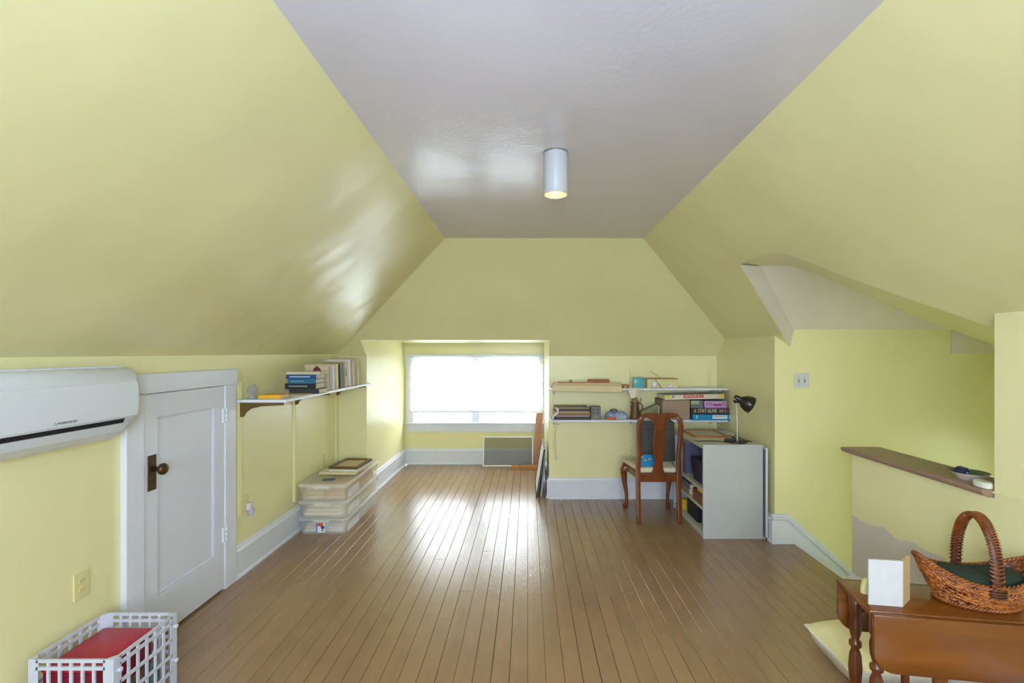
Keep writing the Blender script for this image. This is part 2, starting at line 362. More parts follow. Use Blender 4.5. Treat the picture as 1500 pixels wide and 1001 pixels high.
# stairs going down
st = thing('staircase', 'painted stairs going down behind the half wall', 'stairs', (2.085, 2.8, 0)); st['kind'] = 'structure'
tr0 = MB().box(0, 0.235, 0, 0.94, -0.03, 0).build('tread', 'plank', st, loc=(0.0, 0, -0.19)); rs0 = MB().box(0, 0.02, 0, 0.94, -0.16, 0).build('riser', 'white', st, loc=(0, 0, -0.03))
for i in range(1, 8):
    part_copy(tr0, st, (0.215*i, 0, -0.19*(i+1))); part_copy(rs0, st, (0.215*i, 0, -0.03-0.19*i))

# floor: a dark sub-floor with every board a piece of its own
fl = MB().box(XL, 2.06, YR, YB, -0.12, -0.022).box(DL, DR, YB, YW, -0.12, -0.022)
floor = struct('floor', fl, 'gap', 'tan painted board floor', 'floor')
PW = 0.0847
def plank(x0, x1, y0, y1, dz):
    c = 0.0012; z = dz
    prof = [(x0, -0.022), (x1, -0.022), (x1, z-c), (x1-c, z), (x0+c, z), (x0, z-c)]
    o = MB().prism(prof, 1, y0, y1); return o.build('plank', 'plank', floor, fix=True)
cuts = {1: [2.36], -1: [3.55], 0: [2.95], -2: [2.3, 5.3], -5: [3.0], -4: [3.6, 2.9], -7: [2.62]}
k0 = math.floor(XL/PW); k1 = math.ceil(2.085/PW)
for k in range(k0, k1):
    xa, xb = max(k*PW, XL+0.0005), min((k+1)*PW, 2.085)
    if xb-xa < 0.01: continue
    g = random.choice([0.0003, 0.0008, 0.0014, 0.0020, 0.0024]) if k < -6 or k > 9 else random.choice([0.0012, 0.0020, 0.0026, 0.0030])
    mid = (xa+xb)/2
    yend = YW if DL < mid < DR else YB
    y0 = 2.81 if xa > 1.93 else YR
    if xa > 1.93: yend = YS
    ys = [y0]+sorted([c for c in cuts.get(k, []) if y0+0.3 < c < yend-0.3])
    y = (ys[-1] if len(ys) > 1 else y0)+random.uniform(1.6, 3.6)
    while y < yend-0.5:
        ys.append(y); y += random.uniform(1.8, 3.6)
    ys.append(yend)
    for a, b in zip(ys[:-1], ys[1:]):
        plank(xa+g/2, xb-g/2, a+0.0006, b-0.0006, random.uniform(-0.0005, 0.0005))

# baseboards
def base(name, prof_len, loc, rotz, label):
    """profile: 0.212 high board with a moulded top and a quarter round at the floor; local x runs along the wall, local -y faces the room"""
    p = [(0, 0), (-0.032, 0), (-0.032, 0.012), (-0.026, 0.022), (-0.020, 0.024), (-0.020, 0.165), (-0.026, 0.168), (-0.026, 0.178), (-0.016, 0.192), (-0.012, 0.207), (-0.006, 0.212), (0, 0.212)]
    o = MB().prism(p, 0, 0, prof_len).build(name, 'white', loc=loc, rot=(0, 0, rotz)); return tag(o, label, 'baseboard', None, 'structure')
base('baseboard_left', YB-3.127, (XL, 3.127, 0), PI/2, 'tall white baseboard between the short door and the bins')
base('baseboard_left_near', 2.27-YR, (XL, YR, 0), PI/2, 'tall white baseboard below the air conditioner')
base('baseboard_back', XR-DR, (DR, YB, 0), 0, 'tall white baseboard below the long shelves')
base('baseboard_corner', DL-XL, (XL, YB, 0), 0, 'short white baseboard behind the clear bins')
base('baseboard_dormer_left', YW-YB+0.02, (DL, YB-0.02, 0), PI/2, 'white baseboard along the dormer cheek')
base('baseboard_window', DR-DL, (DL, YW, 0), 0, 'white baseboard below the dormer window')
base('baseboard_dormer_right', YW-YB, (DR, YW, 0), -PI/2, 'white baseboard behind the leaning frames')
base('baseboard_right', YB-YS, (XR, YB, 0), -PI/2, 'white baseboard behind the grey desk')
base('baseboard_half_wall', 2.80-YR, (XN, 2.80, 0), -PI/2, 'white baseboard along the half wall')
# the stair skirt: level at the landing, then running down with the stairs
sk = thing('trim_2', 'white moulded skirt board running down the stair wall', 'skirt board', (0, YS, 0)); sk['kind'] = 'structure'
SX, SZ = 2.03, 0.232; gr = -0.887
dn = lambda x, z: z+gr*(x-SX)
MB().prism([(XR-0.03, 0), (2.085, 0), (2.085, -0.10), (3.4, dn(3.4, 0)-0.05), (3.4, dn(3.4, SZ-0.045)), (SX, SZ-0.045), (XR-0.03, SZ-0.045)], 1, -0.02, 0.0).build('skirt', 'white', sk)
MB().prism([(XR-0.03, SZ-0.04), (SX-0.008, SZ-0.04), (3.4, dn(3.4, SZ-0.052)), (3.4, dn(3.4, SZ-0.02)), (SX, SZ-0.02), (XR-0.03, SZ-0.02)], 1, -0.032, 0.0).build('moulding', 'white', sk, bevel=0.003)
MB().prism([(XR-0.03, SZ-0.02), (SX, SZ-0.02), (3.4, dn(3.4, SZ-0.02)), (3.4, dn(3.4, SZ+0.004)), (SX+0.006, SZ), (XR-0.03, SZ)], 1, -0.022, 0.0).build('moulding', 'white', sk, bevel=0.003)

# ------------------------------------------------------------------ dormer window
w1 = thing('window_1', 'wide double dormer window with a white shade', 'window', (0, YW, 0)); w1['kind'] = 'structure'
def bx(x0, x1, y0, y1, z0, z1): return MB().box(x0, x1, y0, y1, z0, z1)
bx(-1.62, WX0+0.01, -0.02, 0, 0.56, WZ1-0.01).build('casing', 'white', w1, bevel=0.003)
bx(WX1-0.01, DR-0.002, -0.02, 0, 0.56, WZ1-0.01).build('casing', 'white', w1, bevel=0.003)
bx(-1.62, DR-0.002, -0.02, 0, WZ1-0.01, 1.475).build('casing', 'white', w1, bevel=0.003)
bx(-1.645, DR-0.002, -0.055, 0.06, 0.535, 0.56).build('window_sill', 'white', w1, bevel=0.004)
bx(-1.62, DR-0.002, -0.02, 0, 0.435, 0.535).build('apron', 'white', w1, bevel=0.003)
bx(-0.745, -0.645, 0.0, 0.12, 0.56, WZ1).build('mullion', 'white', w1, bevel=0.003)
for (a, b) in ((WX0, -0.745), (-0.645, WX1)):
    f = MB()
    for (p, q, r, s_) in ((a, b, 0.56, 0.605), (a, b, WZ1-0.045, WZ1), (a, a+0.035, 0.605, WZ1-0.045), (b-0.035, b, 0.605, WZ1-0.045), (a+0.035, b-0.035, 0.985, 1.02)): f.box(p, q, 0.05, 0.085, r, s_)
    sh = f.build('sash', 'white', w1)
    bx(a+0.03, b-0.03, 0.065, 0.069, 0.59, WZ1-0.03).build('pane', 'glass', sh)
# the pleated shade
shd = thing('pleated_blind', 'white pleated cellular shade drawn most of the way down', 'blind', (0, YW-0.045, 1.47))
SX0, SX1, SHB = -1.56, 0.200, 0.705-1.47
npl = 20; pts = []
for i in range(npl*2+1):
    pts.append((0.016*(i % 2)-0.008, -0.03+(SHB+0.03+0.012)*i/(npl*2)))
fab = MB(); vs = [(x, y, z) for x in (SX0, SX1) for (y, z) in pts]; m_ = len(pts)
fab.add(vs, [(i, i+1, m_+i+1, m_+i) for i in range(m_-1)])
fab.build('shade_fabric', 'shade', shd, fix=False)
bx(SX0-0.003, SX1+0.003, -0.02, 0.02, -0.03, 0.0).build('headrail', 'white', shd, bevel=0.003)
bx(SX0, SX1, -0.011, 0.011, SHB-0.006, SHB+0.014).build('bottom_rail', 'white', shd, bevel=0.003)
# unseen windows added behind the camera to light the room
w2 = thing('added_rear_window', 'added pair of uncovered windows in the wall opposite the dormer', 'window', (0, YR, 0)); w2['kind'] = 'structure'
for (a, b, c, d) in ((RX0-0.1, RX1+0.1, RZ1, RZ1+0.1), (RX0-0.1, RX1+0.1, RZ0-0.1, RZ0), (RX0-0.1, RX0, RZ0, RZ1), (RX1, RX1+0.1, RZ0, RZ1)):
    bx(a, b, 0, 0.02, c, d).build('casing', 'white', w2)
mx = (RX0+RX1)/2
bx(mx-0.05, mx+0.05, -0.12, 0.0, RZ0, RZ1).build('mullion', 'white', w2)
for (a, b) in ((RX0, mx-0.05), (mx+0.05, RX1)):
    f = MB()
    for (p, q, r, s_) in ((a, b, RZ0, RZ0+0.05), (a, b, RZ1-0.05, RZ1), (a, a+0.04, RZ0+0.05, RZ1-0.05), (b-0.04, b, RZ0+0.05, RZ1-0.05), (a+0.04, b-0.04, 1.43, 1.47)): f.box(p, q, -0.09, -0.05, r, s_)
    sh = f.build('sash', 'white', w2); bx(a+0.03, b-0.03, -0.072, -0.068, RZ0+0.03, RZ1-0.03).build('pane', 'glass', sh)
# outside
struct('ground', MB().poly([(-60, -60, -6), (60, -60, -6), (60, 60, -6), (-60, 60, -6)]), 'ground', 'lawn far below the attic windows', 'ground', fix=False)
nh = thing('neighbouring_house', 'white clapboard house seen below the window shade', 'house', (-0.7, 11.6, -6))
bx(-5, 5, 0.03, 7, 0, 7.0).build('wall', 'clapboard', nh)
cb = bx(-5, 5, 0, 0.03, 0, 0.14).build('clapboard', 'clapboard', nh, loc=(0, 0, 4.6), rot=(0.06, 0, 0))
for i in range(1, 17): part_copy(cb, nh, (0, 0, 4.6+0.145*i), (0.06, 0, 0))
MB().prism([(-0.5, 6.95), (3.5, 9.2), (7.5, 6.95)], 0, -5.3, 5.3).build('roof', 'roofing', nh)

# ------------------------------------------------------------------ the short door
DO0, DO1, DZ = 2.38, 3.016, 1.285
d1 = thing('door_1', 'short white one panel door with a dark brass knob', 'door', (XL, 0, 0)); d1['kind'] = 'structure'
dl = MB()
P0, P1, PZ0, PZ1 = 2.475, 2.92, 0.24, 1.165
for (a, b, c, d) in ((DO0+0.003, P0, 0.015, DZ), (P1, DO1-0.003, 0.015, DZ), (P0, P1, 0.015, PZ0), (P0, P1, PZ1, DZ)): dl.box(0.0, 0.022, a, b, c, d)
leaf = dl.build('door_leaf', 'door', d1)
bx(0.0, 0.010, P0, P1, PZ0, PZ1).build('panel', 'door', leaf)
for (a, b, c, d) in ((P0, P0+0.012, PZ0, PZ1), (P1-0.012, P1, PZ0, PZ1), (P0, P1, PZ0, PZ0+0.012), (P0, P1, PZ1-0.012, PZ1)):
    bx(0.010, 0.018, a, b, c, d).build('panel_moulding', 'door', leaf, bevel=0.004)
bx(0.0, 0.03, 2.27, DO0, 0, DZ+0.005).build('casing', 'white', d1, bevel=0.003)
bx(0.0, 0.03, DO1, 3.127, 0, DZ+0.005).build('casing', 'white', d1, bevel=0.003)
bx(0.0, 0.034, 2.255, 3.142, DZ+0.005, DZ+0.105).build('casing', 'white', d1, bevel=0.004)
bx(0.0, 0.004, DO0, DO1, 0.0, 0.015).build('sill_gap', 'dark', d1)
for zc in (1.10, 0.35):
    h = MB(); h.box(0.020, 0.034, DO1-0.022, DO1+0.024, zc-0.045, zc+0.045)
    hg = h.build('hinge', 'white', d1)
    hp = MB()
    for k in range(3): hp.lathe([(0.006, -0.0135), (0.007, 0), (0.006, 0.0135)], 8, (0.036, DO1, zc-0.03+0.03*k))
    hp.build('hinge_pin', 'white', hg)
kp = bx(0.022, 0.027, 2.405, 2.46, 0.795, 0.975).build('lock_plate', 'brass', d1, bevel=0.002)
kn = MB().lathe([(0.012, 0), (0.012, 0.03), (0.018, 0.036), (0.028, 0.045), (0.030, 0.056), (0.025, 0.066), (0.010, 0.071)], 20, T=Matrix.Translation((0.027, 2.432, 0.905)) @ Matrix.Rotation(PI/2, 4, 'Y'))
kn.build('knob', 'brass', kp)
kh = MB().lathe([(0.006, 0), (0.006, 0.002)], 10, T=Matrix.Translation((0.027, 2.432, 0.845)) @ Matrix.Rotation(PI/2, 4, 'Y')).build('keyhole', 'dark', kp)

# ------------------------------------------------------------------ wall plates
def outlet(label, loc, rotz, mt):
    """local -y faces the room"""
    t = thing('outlet', label, 'outlet', loc, rotz)
    bx(-0.036, 0.036, -0.006, 0, -0.058, 0.058).build('cover_plate', mt, t, bevel=0.002)
    for z in (-0.02, 0.02):
        r = MB().lathe([(0.0165, 0), (0.0165, 0.003)], 16, T=Matrix.Translation((0, -0.006, z)) @ Matrix.Rotation(PI/2, 4, 'X')).build('receptacle', mt, t)
        MB().box(-0.007, -0.005, -0.0095, -0.009, z-0.004, z+0.005).box(0.005, 0.007, -0.0095, -0.009, z-0.004, z+0.005).build('slot', 'grey_print', r)
    return t
outlet('ivory outlet low on the wall below the air conditioner', (XL, 2.07, 0.49), PI/2, 'ivory')
outlet('ivory outlet on the wall behind the plugged night light', (XL, 3.275, 0.46), PI/2, 'ivory')
outlet('ivory outlet on the wall above the clear bins', (XL, 4.52, 0.47), PI/2, 'ivory')
nl = thing('night_light', 'clear crystal night light plugged in beside the short door', 'night light', (XL+0.0095, 3.285, 0.43), PI/2)
bx(-0.016, 0.016, -0.03, 0, -0.015, 0.035).build('plug_body', 'white_plate', nl, bevel=0.004)
MB().lathe([(0.004, -0.05), (0.017, -0.04), (0.022, -0.02), (0.018, 0.0), (0.012, 0.01)], 6, (0, -0.025, -0.01)).build('crystal', sheer('violet_crystal', (214, 208, 250), 0.5, 0.2, 0.1), nl)
sw = thing('light_switch', 'white double toggle switch plate on the stair wall', 'light switch', pt(1174, 557.5, YS))
bx(-0.058, 0.058, -0.006, 0, -0.058, 0.058).build('cover_plate', 'white_plate', sw, bevel=0.002)
for x in (-0.023, 0.023):
    tg = bx(x-0.006, x+0.006, -0.008, -0.006, -0.014, 0.014).build('toggle_slot', C_(120, 115, 90), sw)
    bx(x-0.004, x+0.004, -0.018, -0.008, -0.002, 0.008).build('toggle', 'white_plate', tg)
    for z in (-0.03, 0.03): MB().lathe([(0.003, 0), (0.003, 0.001)], 8, T=Matrix.Translation((x, -0.006, z)) @ Matrix.Rotation(PI/2, 4, 'X')).build('screw', 'grey_print', sw)

# ------------------------------------------------------------------ ceiling lamp
cl = thing('ceiling_lamp', 'white cylinder downlight on the grey white ceiling', 'lamp', (0.1265, 2.16, ZC))
MB().lathe([(0.056, -0.006), (0.056, 0)], 32).build('canopy', 'steel', cl)
MB().lathe([(0.0555, -0.006), (0.0555, -0.19), (0.0535, -0.192), (0.0515, -0.19), (0.0515, -0.02)], 40, cap=False).build('cylinder', 'lampwhite', cl, fix=False)
MB().lathe([(0.050, -0.188), (0.046, -0.15), (0.03, -0.10)], 32, cap=False).build('reflector', mat('reflector_cream', (250, 235, 200), 0.4), cl)
MB().lathe([(0.004, -0.183), (0.026, -0.178), (0.037, -0.165), (0.038, -0.15), (0.028, -0.12), (0.015, -0.10)], 20).build('bulb', 'warm', cl)
sp = bpy.data.lights.new('lamp_light', 'SPOT'); sp.energy = 14; sp.color = (1, 0.82, 0.58); sp.spot_size = 2.0; sp.spot_blend = 0.8; sp.shadow_soft_size = 0.03
spo = bpy.data.objects.new('lamp_light', sp); COL.objects.link(spo); spo.parent = cl; spo.location = (0, 0, -0.187)

# ------------------------------------------------------------------ air conditioner
AY0, AY1, AZ = 1.28, 2.15, 1.12
ac = thing('air_conditioner', 'white wall mounted split air conditioner beside the short door', 'air conditioner', (XL, AY0, AZ))
AL = AY1-AY0
prof = [(0.002, 0.04), (0.05, 0.012), (0.10, 0.012), (0.145, 0.045), (0.172, 0.085), (0.178, 0.10), (0.180, 0.262), (0.174, 0.288), (0.160, 0.304), (0.146, 0.312), (0.002, 0.312)]
MB().prism(prof, 1, 0, AL).build('body', 'ac', ac, bevel=0.006, seg=2)
fp = MB(); n_ = 10
def front(u, v):
    z = 0.098+v*0.165; return (0.186+0.006*math.sin(PI*v)-0.014*max(0, (v-0.85)/0.15)**2, 0.004+u*(AL-0.008), z)
fp.grid(front, 2, n_)
pv = [front(0, i/n_) for i in range(n_+1)]
fp = MB().prism([(p[0], p[2]) for p in pv]+[(0.176, 0.263), (0.176, 0.098)], 1, 0.004, AL-0.004)
fpo = fp.build('front_panel', 'ac', ac, bevel=0.003)
# slot and vane
MB().prism([(0.150, 0.062), (0.168, 0.092), (0.176, 0.090), (0.166, 0.068)], 1, 0.03, AL-0.06).build('air_slot', 'ac_dark', ac)
vane = MB().prism([(0.098, 0.006), (0.150, 0.042), (0.170, 0.072), (0.175, 0.070), (0.156, 0.036), (0.104, 0.0)], 1, 0.02, AL-0.045).build('vane', 'ac', ac)
g0 = bx(0, 0.006, 0.02, AL-0.02, 0, 0.006).build('grille_slat', 'ac', ac, loc=(0.03, 0, 0.311))
for i in range(1, 7): part_copy(g0, ac, (0.03+0.016*i, 0, 0.311))
gb = bx(0, 0.11, 0, 0.008, 0, 0.007).build('grille_bar', 'ac', ac, loc=(0.025, 0.05, 0.311))
for i in range(1, 9): part_copy(gb, ac, (0.025, 0.05+0.095*i, 0.311))
lx = 0.186+0.004
text('brand_lettering', 'MITSUBISHI ELECTRIC', 0.012, 'grey_print', fpo, (lx, 1.815-AY0, 0.113), (PI/2, 0, PI/2), 0.078)
dm = MB()
for (cy, cz) in ((0, 0.0035), (-0.0035, -0.003), (0.0035, -0.003)):
    dm.poly([(0, cy-0.0022, cz), (0, cy, cz-0.0035), (0, cy+0.0022, cz), (0, cy, cz+0.0035)])
dm.build('brand_mark', 'grey_print', fpo, loc=(lx+0.0004, 1.767-AY0, 0.113), fix=False)

# ------------------------------------------------------------------ books
def book(label, loc, size, cover, rotz=0.0, tilt=(0, 0), group=None, pages='paper', spine_text=None, name='book', band=None):
    """lying book: size = (spine length x, depth y, thickness z); the spine faces local -y"""
    L_, Dp, T_ = size; t = thing(name, label, 'book', loc, group=group, rot=(tilt[0], tilt[1], rotz))
    c = min(0.0025, T_*0.15)
    mb = MB().box(-L_/2, L_/2, 0, Dp, 0, c).box(-L_/2, L_/2, 0, Dp, T_-c, T_).box(-L_/2, L_/2, 0, c, c, T_-c)
    cv = mb.build('cover', cover, t)
    bx(-L_/2+0.004, L_/2-0.004, c, Dp-0.004, c, T_-c).build('pages', pages, t)
    if spine_text:
        # illegible lettering: a row of short strokes
        s_ = MB(); x = -L_*0.38; rr = random.Random(len(label))
        while x < L_*(-0.38+0.76*spine_text[0]):
            w = rr.uniform(0.003, 0.007); s_.box(x, x+w, -0.0006, 0, T_*0.36, T_*0.64); x += w+0.002
        s_.build('spine_lettering', spine_text[1], cv)
    if band: bx(*band[:2], -0.0008, 0.0, 0.001, T_-0.001).build('spine_label', band[2], cv)
    return t
def upright(label, loc, size, cover, lean=0.0, group=None, pages='paper', name='book'):
    """standing book on the left shelf: size=(thickness along y, depth in -x, height); the spine faces +x; leans back along +y"""
    T_, Dp, H_ = size; t = thing(name, label, 'book', loc, group=group, rot=(-lean, 0, 0)); c = min(0.0025, T_*0.2)
    MB().box(-Dp, 0, 0, c, 0, H_).box(-Dp, 0, T_-c, T_, 0, H_).box(-c, 0, c, T_-c, 0, H_).build('cover', cover, t)
    bx(-Dp+0.004, -c, c, T_-c, 0.003, H_-0.004).build('pages', pages, t); return t

# ------------------------------------------------------------------ left shelf
LS = 1.185
lsh = thing('wall_shelf', 'long white shelf of books on brown brackets beside the short door', 'shelf', (XL, 3.16, LS))
bx(0.004, 0.335, 0, 1.71, -0.02, 0).build('shelf_board', 'white', lsh, bevel=0.002)
bprof = [(0.012, -0.02), (0.30, -0.02), (0.30, -0.04), (0.16, -0.048), (0.08, -0.065), (0.045, -0.09), (0.03, -0.12), (0.012, -0.12)]
for yy in (0.045, 0.80, 1.66):
    MB().prism(bprof, 1, yy-0.011, yy+0.011).build('bracket', 'brownwood', lsh, bevel=0.002)
def track(label, loc, z0, z1, rotz, m='yellow'):
    t = thing('shelf_track', label, 'shelf track', (loc[0], loc[1], z0), rotz)
    h = z1-z0
    MB().box(-0.0125, -0.0085, -0.012, 0, 0, h).box(0.0085, 0.0125, -0.012, 0, 0, h).box(-0.0085, 0.0085, -0.003, 0, 0, h).build('channel', m, t)
    s_ = MB(); z = 0.03
    while z < h-0.03: s_.box(-0.003, 0.003, -0.0042, -0.003, z, z+0.012); z += 0.05
    s_.build('slot_row', C_(178, 172, 118), t)['kind'] = 'stuff'; return t
track('yellow painted shelf track beside the short door', (XL, 3.205), 0.40, 1.30, PI/2)
track('yellow painted shelf track behind the clear bins', (XL, 3.96), 0.26, 1.30, PI/2)
track('yellow painted shelf track in the corner under the tall books', (XL, 4.82), 0.26, 1.28, PI/2)
GB = 'books stacked flat on the left shelf'
sx = -1.715; z = LS
for (lab, sz, cov, dx, dy, stx) in (
    ('thin dark grey book at the bottom of the blue and black stack', (0.225, 0.16, 0.036), C_(52, 52, 58), 0.03, 0.0, None),
    ('black paperback with pale lettering, second from the bottom of the stack', (0.235, 0.16, 0.042), C_(34, 34, 40), 0.0, 0.005, (0.8, C_(150, 150, 140))),
    ('teal blue book under the dark blue one in the stack', (0.215, 0.15, 0.034), C_(44, 106, 138), 0.012, 0.0, (0.6, C_(120, 160, 175))),
    ('dark blue book with white lettering near the top of the stack', (0.228, 0.16, 0.034), C_(28, 78, 132), 0.01, -0.005, (0.85, C_(190, 205, 220))),
    ('thin cream book on top of the blue and black stack', (0.25, 0.17, 0.02), C_(206, 196, 170), 0.02, 0.0, None)):
    book(lab, (sx+dx, 3.60+dy, z), sz, cov, random.uniform(-0.03, 0.03), group=GB, spine_text=stx); z += sz[2]
# small dark ornaments at the stack's back and the flat things in front
book('yellow orange pad lying flat near the end of the shelf', (-1.745, 3.235, LS), (0.155, 0.12, 0.024), C_(226, 164, 28), 0.05, group=GB, band=(-0.075, 0.06, C_(240, 180, 30)))
book('thin tan booklet lying between the yellow pad and the dark stack', (-1.70, 3.40, LS), (0.19, 0.15, 0.010), C_(188, 176, 150), -0.1, group=GB)
gl = thing('glass_ornament', 'small clear glass ornament at the near end of the left shelf', 'ornament', (-1.855, 3.22, LS))
MB().lathe([(0.025, 0), (0.028, 0.01), (0.012, 0.02), (0.030, 0.045), (0.034, 0.065), (0.022, 0.088), (0.004, 0.098)], 9).build('glass_body', sheer('smoky_glass', (188, 190, 186), 0.45, 0.1, 0.08), gl)
MB().lathe([(0.004, 0.025), (0.016, 0.045), (0.018, 0.06), (0.006, 0.08)], 7).build('glass_core', C_(120, 124, 122, 0.2), gl)
GU = 'books standing at the far end of the left shelf'
y = 3.90
up = [('cream picture book with a maroon arch on its cover', (0.02, 0.19, 0.215), C_(206, 190, 158), 0.0),
      ('tall lavender grey book behind the arch picture book', (0.045, 0.17, 0.19), C_(170, 160, 176), 0.02),
      ('white book between the lavender and yellow ones', (0.022, 0.17, 0.200), C_(228, 226, 226), 0.05),
      ('thick yellow cream book standing before the dark teal one', (0.045, 0.18, 0.212), C_(214, 196, 132), 0.06),
      ('dark teal book standing in the shelf row', (0.06, 0.18, 0.212), C_(56, 72, 76), 0.07),
      ('tan book with a green tassel standing in the shelf row', (0.055, 0.18, 0.225), C_(186, 164, 124), 0.08),
      ('white binder standing between tan books', (0.03, 0.21, 0.245), C_(226, 222, 214), 0.09),
      ('pinkish tan book standing near the corner', (0.05, 0.20, 0.235), C_(196, 176, 154), 0.09),
      ('tall beige folder at the corner end of the shelf', (0.03, 0.25, 0.262), C_(200, 184, 150), 0.09)]
UB = []
for (lab, sz, cov, lean) in up:
    b_ = upright(lab, (-1.63 if sz[1] < 0.24 else -1.62, y, LS), sz, cov, -lean*0 - lean, GU); UB.append((b_, sz)); y += sz[0]+0.02+0.035*lean/0.09
a_ = MB().prism([(-0.125, 0.12), (-0.055, 0.12), (-0.052, 0.155), (-0.065, 0.183), (-0.09, 0.203), (-0.115, 0.183), (-0.128, 0.155)], 1, -0.0006, 0).build('arch_print', C_(104, 40, 38), UB[0][0])
bx(-0.185, -0.005, -0.0006, 0, 0.207, 0.210).build('title_line', C_(140, 110, 90), UB[0][0])
MB().prism([(0.024, 0.17), (0.030, 0.17), (0.036, 0.10), (0.016, 0.10)], 0, 0, 0.002).build('tassel', C_(40, 110, 60), UB[5][0])

# ------------------------------------------------------------------ clear bins in the corner
BX0, BX1, BY0, BY1 = -1.898, -1.485, 3.92, 4.80
def bin_(label, z):
    t = thing('storage_bin', label, 'storage bin', ((BX0+BX1)/2, (BY0+BY1)/2, z), group='clear bins stacked in the corner')
    hw, hl = (BX1-BX0)/2, (BY1-BY0)/2; H = 0.120; ti = 0.022
    def ring(w, l, zz, r=0.04):
        o = []
        for (cx, cy, a0) in ((w-r, l-r, 0), (-(w-r), l-r, 90), (-(w-r), -(l-r), 180), (w-r, -(l-r), 270)):
            for k in range(4):
                a = math.radians(a0+30*k); o.append((cx+r*math.cos(a), cy+r*math.sin(a), zz))
        return o
    lv = [ring(hw-ti, hl-ti, 0.0), ring(hw-0.010, hl-0.010, H-0.02), ring(hw-0.004, hl-0.004, H-0.018), ring(hw-0.004, hl-0.004, H)]
    mb = MB(); vs = [p for r in lv for p in r]; nn = 16
    mb.add(vs, [(i*nn+k, i*nn+(k+1) % nn, (i+1)*nn+(k+1) % nn, (i+1)*nn+k) for i in range(3) for k in range(nn)], True)
    mb.poly(ring(hw-ti, hl-ti, 0.0)); mb.build('tub', 'bin', t, fix=False)
    rb = MB()
    for k in range(12):
        yy = -hl+0.08+k*0.022; rb.box(hw-ti+0.001, hw-0.012, yy, yy+0.006, 0.004, 0.075)
    rb.build('side_ribs', 'bin', t)
    ld = MB(); vs = ring(hw, hl, H-0.004)+ring(hw, hl, H+0.012)+ring(hw-0.02, hl-0.02, H+0.018)+ring(hw-0.035, hl-0.035, H+0.012)
    ld.add(vs, [(i*nn+k, i*nn+(k+1) % nn, (i+1)*nn+(k+1) % nn, (i+1)*nn+k) for i in range(3) for k in range(nn)], True)
    ld.poly(ring(hw-0.035, hl-0.035, H+0.012)); lo = ld.build('lid', 'lid', t, fix=False)
    for sy in (-1,):
        MB().prism([(-0.075, H+0.008), (0.075, H+0.008), (0.06, H-0.022), (-0.06, H-0.022)], 1, -hl-0.008, -hl-0.001).build('latch', 'lid', lo, bevel=0.003)
    return t
BH = 0.1385
b1 = bin_('clear plastic bin at the bottom of the stack with a red and blue sticker', 0.0)
b2 = bin_('clear plastic bin between two others in the corner stack', BH)
b3 = bin_('clear plastic bin on top of the stack with frames on its lid', 2*BH)
stk = bx(-0.045, 0.028, -0.0012, 0, 0, 0.075).build('sticker', C_(232, 234, 238), b1, loc=(0, -(BY1-BY0)/2+0.004, 0.018), rot=(0.0, 0, 0))
bx(-0.045, -0.035, -0.0018, -0.0012, 0, 0.075).build('sticker_print', C_(60, 130, 190), stk)
bx(-0.035, 0.012, -0.0018, -0.0012, 0.052, 0.075).build('sticker_print', C_(226, 84, 50), stk)
MB().lathe([(0.016, 0), (0.016, 0.0006)], 14, T=Matrix.Translation((0.008, -0.0012, 0.042)) @ Matrix.Rotation(PI/2, 4, 'X')).build('sticker_print', C_(36, 78, 150), stk)
bx(-0.002, 0.014, -0.0018, -0.0012, 0.01, 0.024).build('sticker_print', C_(120, 120, 120), stk)
for (lab, z0, c, hh) in (('folded pale linens inside the bottom clear bin', 0.003, (240, 236, 226), 0.07), ('folded cream linens inside the middle clear bin', BH+0.003, (240, 232, 204), 0.085),):
    mb = MB()
    for k in range(3): mb.box(-0.165+0.006*k, 0.165-0.004*k, -0.39+0.01*k, 0.38-0.006*k, hh*k/3, hh*(k+1)/3-0.002)
    o = mb.build('folded_linen', C_(*c, 0.9), bevel=0.006, seg=2, loc=((BX0+BX1)/2, (BY0+BY1)/2, z0)); tag(o, lab, 'linen')
for (lab, x0, x1, c) in (('folded tan cloth in the left half of the top clear bin', -0.168, -0.004, (228, 206, 160)), ('folded pinkish cloth in the right half of the top clear bin', 0.004, 0.168, (226, 192, 156))):
    mb = MB()
    for k in range(3): mb.box(x0+0.003*k, x1-0.003*k, -0.39+0.012*k, 0.36-0.01*k, 0.03*k, 0.03*(k+1)-0.002)
    o = mb.build('folded_cloth', C_(*c, 0.9), bevel=0.006, seg=2, loc=((BX0+BX1)/2, (BY0+BY1)/2, 2*BH+0.003)); tag(o, lab, 'cloth')
BT = 2*BH+0.1385
o = bx(-0.16, 0.17, 0, 0.42, 0, 0.022).build('art_pad', C_(222, 208, 164), bevel=0.003, loc=(-1.69, 4.22, BT), rot=(0, 0, -0.03)); tag(o, 'cream drawing pad under the wooden frame on the bins', 'pad')
o = bx(-0.10, 0.15, 0, 0.40, 0, 0.018).build('art_pad', C_(224, 222, 214), bevel=0.002, loc=(-1.67, 4.25, BT+0.022), rot=(0, 0, -0.05)); tag(o, 'white pad directly beneath the wooden frame on the bins', 'pad')
def flat_frame(label, loc, w, l, t, bar, rotz, wood, inner, name='picture_frame', rot=None, backc=None):
    f = thing(name, label, 'picture frame', loc, rotz, rot=rot)
    for (a, b, c, d) in ((-w/2, w/2, -l/2, -l/2+bar), (-w/2, w/2, l/2-bar, l/2), (-w/2, -w/2+bar, -l/2+bar, l/2-bar), (w/2-bar, w/2, -l/2+bar, l/2-bar)):
        bx(a, b, c, d, 0, t).build('frame_bar', wood, f, bevel=0.0015)
    bx(-w/2+bar, w/2-bar, -l/2+bar, l/2-bar, 0.001, t*0.45).build('picture', inner, f); return f
